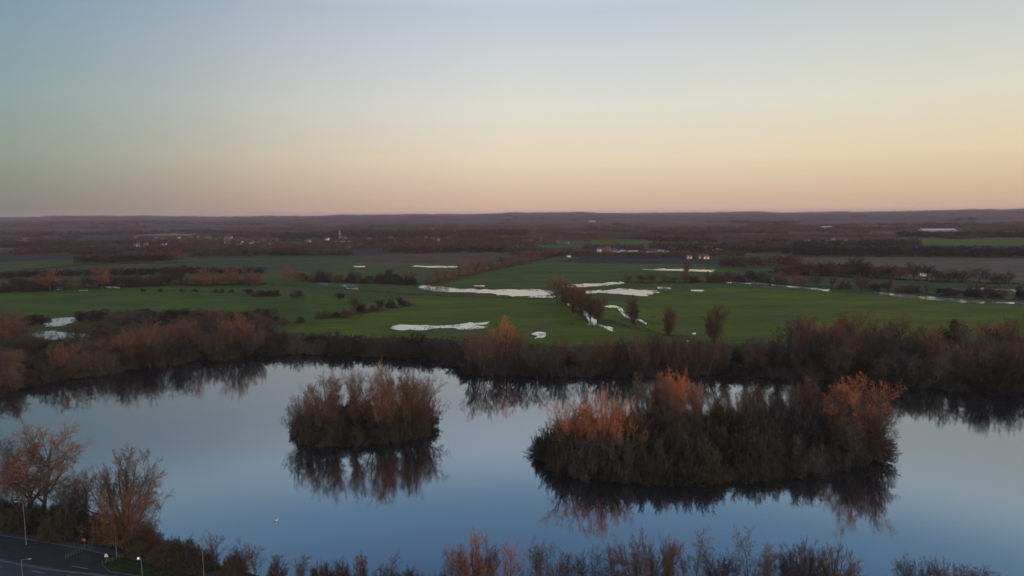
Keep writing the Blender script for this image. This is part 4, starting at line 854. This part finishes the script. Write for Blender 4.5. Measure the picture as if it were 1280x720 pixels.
WOODS = [
 ([(992, 321), (1100, 321), (1190, 322), (1290, 323)], 3.0, 16, 700, M_wood_d, 5),
 ([(990, 312), (1060, 310), (1150, 309)], 2.0, 17, 250, M_wood_d, 6),
 ([(1120, 297), (1290, 297)], 2.0, 15, 350, M_wood_d, 8),
 ([(850, 302), (950, 301), (1000, 300), (1120, 299)], 3.0, 14, 420, M_wood_r, 8),
 ([(560, 306), (640, 304), (740, 302), (860, 299)], 4.5, 14, 520, M_wood_r, 7),
 ([(330, 316), (420, 313), (500, 311), (640, 309)], 6.0, 13, 620, M_wood_r, 6),
 ([(340, 300), (450, 299), (560, 298), (660, 296)], 6, 15, 650, M_wood_d, 8),
 ([(0, 295), (120, 295), (260, 292), (340, 296)], 3, 13, 380, M_wood_d, 8),
 ([(0, 311), (60, 309), (150, 306), (215, 307)], 2.0, 11, 260, M_wood_d, 6),
 ([(95, 330), (150, 329), (215, 327)], 2.5, 13, 170, M_wood_d, 5),
 ([(195, 327), (225, 325)], 3, 14, 50, M_wood_r, 5),
 ([(225, 308), (280, 306), (345, 306)], 4, 11, 200, M_wood_r, 6),
 ([(240, 322), (340, 320), (440, 320)], 1.5, 9, 150, M_wood_d, 5),
 ([(640, 322), (720, 321), (800, 323), (930, 321)], 2.0, 9, 230, M_wood_r, 5),
 ([(730, 313), (820, 312), (900, 313), (990, 312)], 3.0, 10, 300, M_wood_r, 5),
 ([(900, 335), (980, 333), (1000, 334)], 2.5, 14, 110, M_wood_r, 5),
 ([(970, 345), (1060, 345), (1120, 348)], 3.5, 13, 150, M_wood_r, 5),
 ([(0, 286), (160, 284), (330, 284)], 1.6, 14, 500, M_wood_d, 14),
 ([(280, 289), (500, 287), (700, 286)], 1.6, 14, 600, M_wood_r, 12),
 ([(640, 290), (900, 289), (1290, 286)], 1.8, 14, 900, M_wood_r, 12),
 ([(0, 279), (640, 277.6), (1290, 273)], 1.2, 16, 900, M_wood_r, 22),
 ([(0, 349), (80, 346), (240, 343), (330, 343)], 2, 8, 200, M_wood_d, 5),
]
for i, (pp, dp, hg, n_, m_, cw) in enumerate(WOODS):
    wood('woodland', pp, dp*1.25, hg, int(n_*1.6), m_, crown=cw, seed=200+i, size=2.0 if pp[0][1] > 300 else 3.2)
# hedgerow trees and small copses scattered over the far plain
def scatter():
    r = np.random.default_rng(404); C = []
    for k in range(200):
        y = 274+44*r.uniform(0, 1)**1.3; x = r.uniform(-60, 1340); L = r.uniform(15, 110)*(0.5+(y-270)/50); sl = r.normal()*0.02
        n = int(L*r.uniform(.5, 1.1))+3
        xs = x+r.uniform(-.5, .5, n)*L; ysv = y+(xs-x)*sl+r.normal(size=n)*0.10
        ok = ~((ysv > 299) & (ysv < 324) & (xs > 985)) & ~((ysv > 296) & (ysv < 309) & (xs > 160) & (xs < 350) & (r.uniform(0, 1, n) < .7)) & ~((ysv > 308) & (ysv < 330) & (xs > 430) & (xs < 930) & (r.uniform(0, 1, n) < .6)); C += [pix(a, max(b, 272.5)) for a, b in zip(xs[ok], ysv[ok])]
    C = np.array(C); C = C[np.hypot(C[:, 0], C[:, 1]) < 11500]; n = len(C); tri = 22; k = np.repeat(np.arange(n), tri); N = n*tri
    base = ground_z(C); hh = r.uniform(6, 15, n); cr_ = r.uniform(4, 9, n)*np.clip(np.hypot(C[:, 0], C[:, 1])/2500, 1, 2.2)
    d = norm(r.normal(size=(N, 3))); c = np.column_stack([C[k, 0]+d[:, 0]*cr_[k], C[k, 1]+d[:, 1]*cr_[k], base[k]+hh[k]*0.52+d[:, 2]*hh[k]*0.45])
    sz = np.clip(cr_[k]*0.45, 2, 7)[:, None]; a = norm(r.normal(size=(N, 3)))*sz; b = norm(r.normal(size=(N, 3)))*sz*[1, 1, .7]
    V = np.stack([c, c+a, c+b], 1).reshape(-1, 3); link('woodland', np_mesh('woodland', V, tris=np.arange(3*N).reshape(-1, 3)), M_wood_x, kind='stuff')
M_wood_x = stuff_mat('far_hedgerow_trees', (0.028, 0.024, 0.021), (0.090, 0.056, 0.040), 0.004)
scatter()
# wooded skyline on the far ridge
def skyline():
    r = np.random.default_rng(77); n = 2600
    az = r.uniform(-0.68, 0.68, n); keep = (np.sin(az*31)+np.sin(az*77+1)*0.8+r.normal(size=n)*0.4) > -0.4; az = az[keep]; n = len(az)
    d = 12300+r.uniform(-250, 250, n); C = np.column_stack([np.sin(az)*d, np.cos(az)*d]); b = ground_z(C); tri = 10; k = np.repeat(np.arange(n), tri); N = n*tri
    hh = r.uniform(6, 15, n)
    c = np.column_stack([C[k, 0]+r.normal(size=N)*16, C[k, 1]+r.normal(size=N)*16, b[k]+r.uniform(0, 1, N)*hh[k]])
    a = norm(r.normal(size=(N, 3)))*9*[1, 1, .6]; b_ = norm(r.normal(size=(N, 3)))*9*[1, 1, .6]
    V = np.stack([c, c+a, c+b_], 1).reshape(-1, 3); link('woodland', np_mesh('woodland', V, tris=np.arange(3*N).reshape(-1, 3)), M_wood_d, kind='stuff')
skyline()
# unseen wood added behind the viewpoint, shades the lower trees from the low sun
def behind():
    r = np.random.default_rng(5); n = 2400; tri = 60
    u = r.uniform(0, 1, n); C = np.column_stack([-340+u*1300+r.normal(size=n)*15, -80-u*60+r.uniform(-90, 0, n)])
    k = np.repeat(np.arange(n), tri); N = n*tri; hh = r.uniform(12, 19, n)
    d = norm(r.normal(size=(N, 3))); c = np.column_stack([C[k, 0]+d[:, 0]*4, C[k, 1]+d[:, 1]*4, GZ+hh[k]*0.5+d[:, 2]*hh[k]*0.5])
    a = norm(r.normal(size=(N, 3)))*1.4; b_ = norm(r.normal(size=(N, 3)))*1.4
    V = np.stack([c, c+a, c+b_], 1).reshape(-1, 3); link('woodland', np_mesh('woodland', V, tris=np.arange(3*N).reshape(-1, 3)), M_wood_r, kind='stuff')
behind()

# ------------------------------------------------------------------ houses of the far villages
M_wall_w = plain('white_render', (0.74, 0.74, 0.71), 0.8, 0.2, 0.06, 0.5); M_wall_b = plain('brick', (0.26, 0.15, 0.11), 0.9, 0.2, 0.2, 0.8); M_wall_c = plain('cream_render', (0.26, 0.23, 0.20), 0.9, 0.2, 0.1, 0.5)
M_roof_d = plain('dark_slates', (0.075, 0.075, 0.085), 0.7, 0.3, 0.2, 0.8); M_roof_r = plain('tiles', (0.14, 0.085, 0.07), 0.8, 0.2, 0.2, 0.8); M_roof_p = plain('pale_sheeting', (0.42, 0.44, 0.50), 0.6, 0.3, 0.08, 0.3)
M_glass = plain('window_glass', (0.03, 0.035, 0.04), 0.15, 0.6, 0.1, 1.0)
def emis(name, c, s_):
    m, n, l, b = mat(name); b.inputs['Base Color'].default_value = (*c, 1); b.inputs['Emission Color'].default_value = (*c, 1); b.inputs['Emission Strength'].default_value = s_; return m
M_lit = emis('lit_window', (1.0, 0.76, 0.38), 0.6); M_lamp = emis('lit_lamp', (1.0, 0.97, 0.9), 1.2)
def house_meshes(key, L, Wd, h, rf, wm, rm, lit=False):
    m = MB().box((0, 0, h/2), (L, Wd, h))
    n = len(m.v); m.v += [(-L/2, -Wd/2, h), (-L/2, Wd/2, h), (-L/2, 0, h+rf-0.1), (L/2, -Wd/2, h), (L/2, Wd/2, h), (L/2, 0, h+rf-0.1)]; m.f += [[n, n+2, n+1], [n+3, n+4, n+5]]
    wall = m.mesh(key+'_wall'); wall.materials.append(wm)
    m = MB(); o = 0.4; V = []
    for x_ in (-L/2-o, L/2+o): V += [(x_, -Wd/2-o, h-0.15), (x_, 0, h+rf), (x_, Wd/2+o, h-0.15), (x_, Wd/2+o, h-0.4), (x_, 0, h+rf-0.25), (x_, -Wd/2-o, h-0.4)]
    m.v = V; m.f = [[0, 1, 7, 6], [1, 2, 8, 7], [2, 3, 9, 8], [3, 4, 10, 9], [4, 5, 11, 10], [5, 0, 6, 11], [0, 5, 4, 1], [1, 4, 3, 2], [6, 7, 10, 11], [7, 8, 9, 10]]
    roof = m.mesh(key+'_roof'); roof.materials.append(rm)
    ch = MB().box((L*0.3, 0, h+rf+0.3), (0.9, 0.7, 1.6)).mesh(key+'_chimney'); ch.materials.append(M_wall_b)
    wi = MB().box((0, 0, 0), (1.3, 0.12, 1.2)).mesh(key+'_window'); wi.materials.append(M_lit if lit else M_glass)
    wp = [(x_, -Wd/2-0.02, z_) for x_ in (-L*0.3, L*0.3) for z_ in (1.5, 4.0) if z_ < h-0.8]
    return wall, roof, ch, wi, wp
HS = 1.0
HK = {'white': house_meshes('white_house', 11, 7.5, 5.2, 3, M_wall_w, M_roof_d), 'brick': house_meshes('brick_house', 10, 8, 5.2, 3.4, M_wall_b, M_roof_r), 'cream': house_meshes('cream_house', 13, 7.5, 4.8, 3, M_wall_c, M_roof_d),
      'bungalow': house_meshes('white_bungalow', 12, 6, 2.8, 1.6, M_wall_w, M_roof_p), 'lit': house_meshes('lit_house', 11, 7.5, 5.2, 3, M_wall_c, M_roof_r, True)}
def house(kd, px, py, label, group, name, sc_=1.0, rz=None):
    q = pix(px, py); wall, roof, ch, wi, wp = HK[kd]
    root = empty(name, (q[0], q[1], float(ground_z(np.array([q]))[0])-0.1), label, 'house', group); root.rotation_euler = (0, 0, random.uniform(-0.7, 0.7) if rz is None else rz); root.scale = (sc_*HS,)*3
    for nm, me_ in (('wall', wall), ('roof', roof)):
        o = bpy.data.objects.new(nm, me_); col.objects.link(o); o.parent = root
        if nm == 'roof' and kd != 'bungalow': c = bpy.data.objects.new('chimney', ch); col.objects.link(c); c.parent = o
    for p in wp:
        o = bpy.data.objects.new('window', wi); col.objects.link(o); o.parent = root; o.location = p
    return root
VILL = [  # clusters: x0, x1, y0, y1, count, place words
 (165, 350, 297, 308, 28, 'in the village below the straw field'), (22, 42, 300, 303, 5, 'in the small hamlet by the left frame edge'), (330, 480, 299, 311, 16, 'in the village around the church tower'),
 (480, 640, 297, 308, 16, 'in the wooded village right of the church tower'), (745, 900, 310, 318, 12, 'in the long hamlet above the dark field'), (640, 720, 297, 306, 8, 'at the wooded edge of the middle village'), (1000, 1110, 300, 305, 6, 'beside the dark wood on the right')]
for (x0, x1, y0, y1, n_, wd_) in VILL:
    for i in range(n_):
        kd = random.choice(['brick', 'brick', 'cream', 'brick', 'white', 'cream'])
        x, y = random.uniform(x0, x1), random.uniform(y0, y1)
        nm = {'brick': 'brick_house', 'cream': 'cream_house', 'white': 'white_house'}[kd]; adj = {'brick': 'dark brick house with a tiled roof', 'cream': 'pale grey walled house', 'white': 'white walled house with a dark roof'}[kd]
        house(kd, x, y, f'{adj} {wd_}'.replace(' with a tiled roof', '').replace(' with a dark roof', ''), f'{kd} houses {wd_}', nm)
for (kd, x, y, lb, s_) in [('white', 31, 301.5, 'bright white house in the middle of the hamlet by the left frame edge', 1.5), ('white', 37, 302, 'white house right of the brightest one in the left edge hamlet', 1.2), ('white', 171, 308.5, 'white house at the left end of the scattered village', 1.2),
     ('white', 205, 308, 'white low house third from the left in the scattered village', 1.1), ('white', 285, 305.5, 'bright white house below the right end of the straw field', 1.5), ('white', 300, 306, 'bright white house at the right end of the scattered village', 1.4),
     ('white', 546, 302, 'bright white house alone among the dark trees of the middle village', 1.4), ('white', 494, 302, 'white gabled house left of the red trees in the middle village', 1.1), ('white', 750, 315, 'bright white house at the left end of the long hamlet', 1.1),
     ('lit', 861, 323.5, 'house with yellow lit windows, left of the lit pair', 0.8), ('lit', 877, 323.5, 'house with bright yellow lit windows, middle one', 0.9), ('lit', 882, 324, 'house with bright yellow lit windows, rightmost one', 0.9),
     ('white', 1153, 345, 'small pale house in the tree line below the dark wood', 0.8), ('white', 711, 321.5, 'white low house by the red trees at the end of the diagonal belt', 0.65), ('cream', 541, 288.5, 'pinkish pale house on the slope behind the middle village', 2.2)]:
    house(kd, x, y, lb, None, {'white': 'white_house', 'lit': 'lit_house', 'cream': 'pale_house'}[kd], s_, rz=random.uniform(-.3, .3))
for i, x in enumerate([772, 779, 786, 793, 812, 819, 826, 833, 873, 880, 887, 893, 899]):
    house('bungalow', x, 315.5+random.uniform(-1, 1) if x < 850 else 312.5+random.uniform(-.6, .6), 'long low white mobile home in the row above the dark field' if x < 850 else 'bluish white mobile home in the row behind the yellow lights', 'mobile homes left row' if x < 850 else 'mobile homes right row', 'mobile_home', 0.9, rz=random.uniform(-.1, .1))
# church
q = pix(425, 298.5); ch_ = empty('church', (q[0], q[1], GZ), 'pale church tower with a short spire rising over the left village', 'church')
link('tower', MB().box((0, 0, 9), (6, 6, 18)).mesh('tower'), M_wall_c, ch_)
m = MB(); m.v = [(-3.1, -3.1, 18), (3.1, -3.1, 18), (3.1, 3.1, 18), (-3.1, 3.1, 18), (0, 0, 30)]; m.f = [[0, 1, 4], [1, 2, 4], [2, 3, 4], [3, 0, 4], [3, 2, 1, 0]]; link('spire', m.mesh('spire'), M_wall_c, ch_)
m = MB().box((12, 0, 4), (18, 9, 8)); link('nave', m.mesh('nave'), M_wall_c, ch_)
m = MB(); m.v = [(3, -4.9, 8), (3, 4.9, 8), (3, 0, 12.5), (21.3, -4.9, 8), (21.3, 4.9, 8), (21.3, 0, 12.5)]; m.f = [[0, 3, 5, 2], [1, 2, 5, 4], [0, 2, 1], [3, 4, 5], [0, 1, 4, 3]]; link('roof', m.mesh('roof'), M_roof_d, ch_)
def shed(px, py, L, Wd, h, label):
    q = pix(px, py); z = float(ground_z(np.array([q]))[0]); s_ = empty('shed', (q[0], q[1], z-0.2), label, 'barn')
    link('wall', MB().box((0, 0, h/2), (L, Wd, h)).mesh('wall'), M_wall_c, s_)
    m = MB(); V = []
    for x_ in (-L/2-1, L/2+1): V += [(x_, -Wd/2-1, h), (x_, 0, h+Wd*0.16), (x_, Wd/2+1, h)]
    m.v = V; m.f = [[0, 3, 4, 1], [1, 4, 5, 2], [0, 1, 2], [5, 4, 3], [2, 5, 3, 0]]; link('roof', m.mesh('roof'), M_roof_p, s_)
    d = MB().box((0, -Wd/2-0.05, h*0.4), (L*0.12, 0.2, h*0.8)).mesh('door'); link('door', d, M_roof_d, s_)
shed(1171, 289.5, 120, 40, 5, 'very long pale roofed shed beyond the dark wood on the right')
shed(428, 304.5, 40, 16, 5, 'long pale blue roofed barn below the church tower')
shed(1032, 286.5, 50, 30, 9, 'small pale barn catching light on the slope right of the middle')
shed(740, 279.6, 50, 30, 10, 'tiny white barn far off on the slope above the middle village')

# ------------------------------------------------------------------ street furniture and swan
def lamp(px, base, top, side, label, lit=False, arm=1.3):
    q = pix(px, base); h = height_at(q, px, top)-GZ; root = empty('street_lamp', (q[0], q[1], GZ), label, 'street lamp', 'street lamps by the lake road')
    link('pole', MB().tube([(0, 0, 0), (0, 0, 1.2), (0, 0, 1.25), (0, 0, h)], [0.13, 0.13, 0.09, 0.06], 10).mesh('pole'), M_steel, root)
    link('arm', MB().tube([(0, 0, h-0.06), (side*arm*0.5, 0, h+0.10), (side*arm, 0, h+0.16)], [0.05, 0.045, 0.04], 8).mesh('arm'), M_steel, root)
    hd = MB(); L = 0.75
    for k, (t, w_, hh) in enumerate([(0, .08, .05), (.25, .16, .09), (.7, .17, .09), (1, .07, .04)]):
        x_ = side*(arm-0.05+t*L); hd.v += [(x_, -w_, h+0.13), (x_, w_, h+0.13), (x_, w_*0.7, h+0.15+hh*1.6), (x_, -w_*0.7, h+0.15+hh*1.6)]
    for k in range(3):
        for j in range(4): hd.f.append([4*k+j, 4*k+(j+1) % 4, 4*k+4+(j+1) % 4, 4*k+4+j])
    hd.f += [[0, 1, 2, 3], [12, 13, 14, 15]]
    hm = link('lamp_head', hd.mesh('lamp_head'), M_head, root)
    link('lens', MB().box((side*(arm+0.3), 0, h+0.10), (0.42, 0.22, 0.05)).mesh('lens'), M_lamp if lit else M_steel, hm)
    if lit:
        link('lit_cap', MB().tube([(side*(arm+0.3), 0, h+0.28), (side*(arm+0.3), 0, h+0.40)], 0.16, 10).mesh('lit_cap'), M_lamp, hm)  # glowing cap added on top of the head so it reads as lit
    return root
lamp(33, 681, 627, -1, 'tall street lamp in front of the two big pinkish bare trees')
lamp(146, 697, 653, -1, 'street lamp with arm to the left beside the orange brown willow')
lamp(255, 724, 672, -1, 'street lamp with arm to the left rising out of the lakeside thicket')
lamp(179, 738, 699, -1, 'short street lamp with a bright white lit head over the grass verge', lit=True, arm=0.25)
lamp(30, 741, 699, 1, 'street lamp with arm to the right over the lane markings')
lamp(398, 752, 702, -1, 'street lamp head just above the bottom edge among low scrub')
def sign_round(px, py, h, r_, face, inner, label, name):
    q = pix(px, py); root = empty(name, (q[0], q[1], GZ), label, 'sign')
    link('post', MB().tube([(0, 0, 0), (0, 0, h)], 0.05, 8).mesh('post'), M_steel, root)
    f = link('sign_face', MB().tube([(0, -0.07, h), (0, -0.11, h)], r_, 20).mesh('sign_face'), face, root)
    if inner: link('centre_panel', MB().box((0.06, -0.13, h), (r_*0.9, 0.03, r_*0.8)).mesh('centre_panel'), inner, f)
sign_round(105.5, 681.5, 1.3, 0.52, M_red, M_pinkish, 'round red sign with a paler centre at the foot of the dark scrub', 'red_sign')
q = pix(133.5, 703); ws = empty('white_sign', (q[0], q[1], GZ), 'small white pointed sign on a post at the tip of the grass verge', 'sign')
link('post', MB().tube([(0, 0, 0), (0, 0, 1.7)], 0.05, 8).mesh('post'), M_steel, ws)
m = MB(); m.v = [(-.45, -.08, 1.25), (.45, -.08, 1.25), (.34, -.08, 1.75), (0, -.08, 2.1), (-.34, -.08, 1.75)]; m.v += [(a, b+.04, c) for a, b, c in m.v]; m.f = [[0, 1, 2, 3, 4], [9, 8, 7, 6, 5]]+[[i, (i+1) % 5+0, (i+1) % 5+5, i+5] for i in range(5)]
link('sign_face', m.mesh('sign_face'), M_white, ws)
def railing(a, b, n, label, h=1.05):
    A, B = pix(*a), pix(*b); root = empty('railing', (A[0], A[1], GZ), label, 'railing', None); D_ = B-A
    for k in range(n+1):
        p = D_*k/n; link('post', MB().tube([(p[0], p[1], 0), (p[0], p[1], h)], 0.05, 6).mesh('post'), M_railing, root)
    for z_ in (h, h*0.55): link('rail', MB().tube([(0, 0, z_), (D_[0], D_[1], z_)], 0.045, 6).mesh('rail'), M_railing, root)
railing((82, 700), (106, 688), 7, 'low railing slanting across the tarmac left of the white sign')
railing((128, 707), (154, 698), 6, 'short railing behind the white sign along the path')
q = pix(208, 700); q = pix(196.5, 689.5); bn = empty('bench', (q[0], q[1], GZ), 'small pale bench beside the path under the lakeside thicket', 'bench'); bn.rotation_euler = (0, 0, -0.35)
link('seat', MB().box((0, 0, 0.45), (1.5, 0.42, 0.06)).mesh('seat'), M_timber, bn); link('backrest', MB().box((0, 0.24, 0.72), (1.5, 0.06, 0.34)).mesh('backrest'), M_timber, bn)
for x_ in (-.6, .6): link('leg', MB().box((x_, 0.05, 0.21), (0.08, 0.38, 0.42)).mesh('leg'), M_timber, bn)
# white swan
q = pix(345, 651.5, 0); sw = empty('swan', (q[0], q[1], 0), 'white swan floating alone on the open water left of the middle', 'bird')
def ell(c, rx, ry, rz, k=12, j=8):
    m = MB()
    for a in range(j+1):
        th = math.pi*a/j
        for b in range(k): ph = 2*math.pi*b/k; m.v.append((c[0]+rx*math.cos(th), c[1]+ry*math.sin(th)*math.cos(ph), c[2]+rz*math.sin(th)*math.sin(ph)))
    for a in range(j):
        for b in range(k): m.f.append([a*k+b, a*k+(b+1) % k, (a+1)*k+(b+1) % k, (a+1)*k+b])
    return m
m = ell((0, 0, 0.18), 0.55, 0.28, 0.26); m.tube([(0.42, 0, 0.25), (0.58, 0, 0.45), (0.52, 0, 0.75), (0.60, 0, 0.95), (0.72, 0, 0.97)], [0.10, 0.07, 0.055, 0.06, 0.06], 8)
link('body', m.mesh('body'), M_white, sw); link('beak', MB().tube([(0.76, 0, 0.96), (0.90, 0, 0.93)], [0.035, 0.012], 6).mesh('beak'), plain('orange_beak', (0.6, 0.2, 0.05)), sw)

# last resort: equal labels in small sets get their order from the left
ORD = ['first', 'second', 'third', 'fourth', 'fifth', 'sixth', 'seventh', 'eighth', 'ninth', 'tenth', 'eleventh', 'twelfth', 'thirteenth', 'fourteenth', 'fifteenth', 'sixteenth', 'seventeenth', 'eighteenth', 'nineteenth', 'twentieth', 'twenty-first', 'twenty-second', 'twenty-third', 'twenty-fourth']
by = {}
for o in col.objects:
    if o.get('category'): by.setdefault(o['label'], []).append(o)
for lb, os_ in by.items():
    if 1 < len(os_) <= len(ORD):
        os_.sort(key=lambda o: o.location.x/max(1, o.location.y))
        for k, o in enumerate(os_): o['label'] = ORD[k]+' from left: '+lb

# ------------------------------------------------------------------ haze
hz = MB().box((0, 8000, 56), (33000, 18200, 120)).mesh('haze')
hm, hn, hl, hb = mat('haze'); hn.remove(hb); pv = hn.new('ShaderNodeVolumePrincipled'); pv.inputs['Color'].default_value = (0.84, 0.72, 0.84, 1); pv.inputs['Density'].default_value = 4.2e-5; pv.inputs['Anisotropy'].default_value = 0.0
hl.new(pv.outputs[0], [x for x in hn if x.type == 'OUTPUT_MATERIAL'][0].inputs['Volume'])
link('haze', hz, hm, kind='stuff')
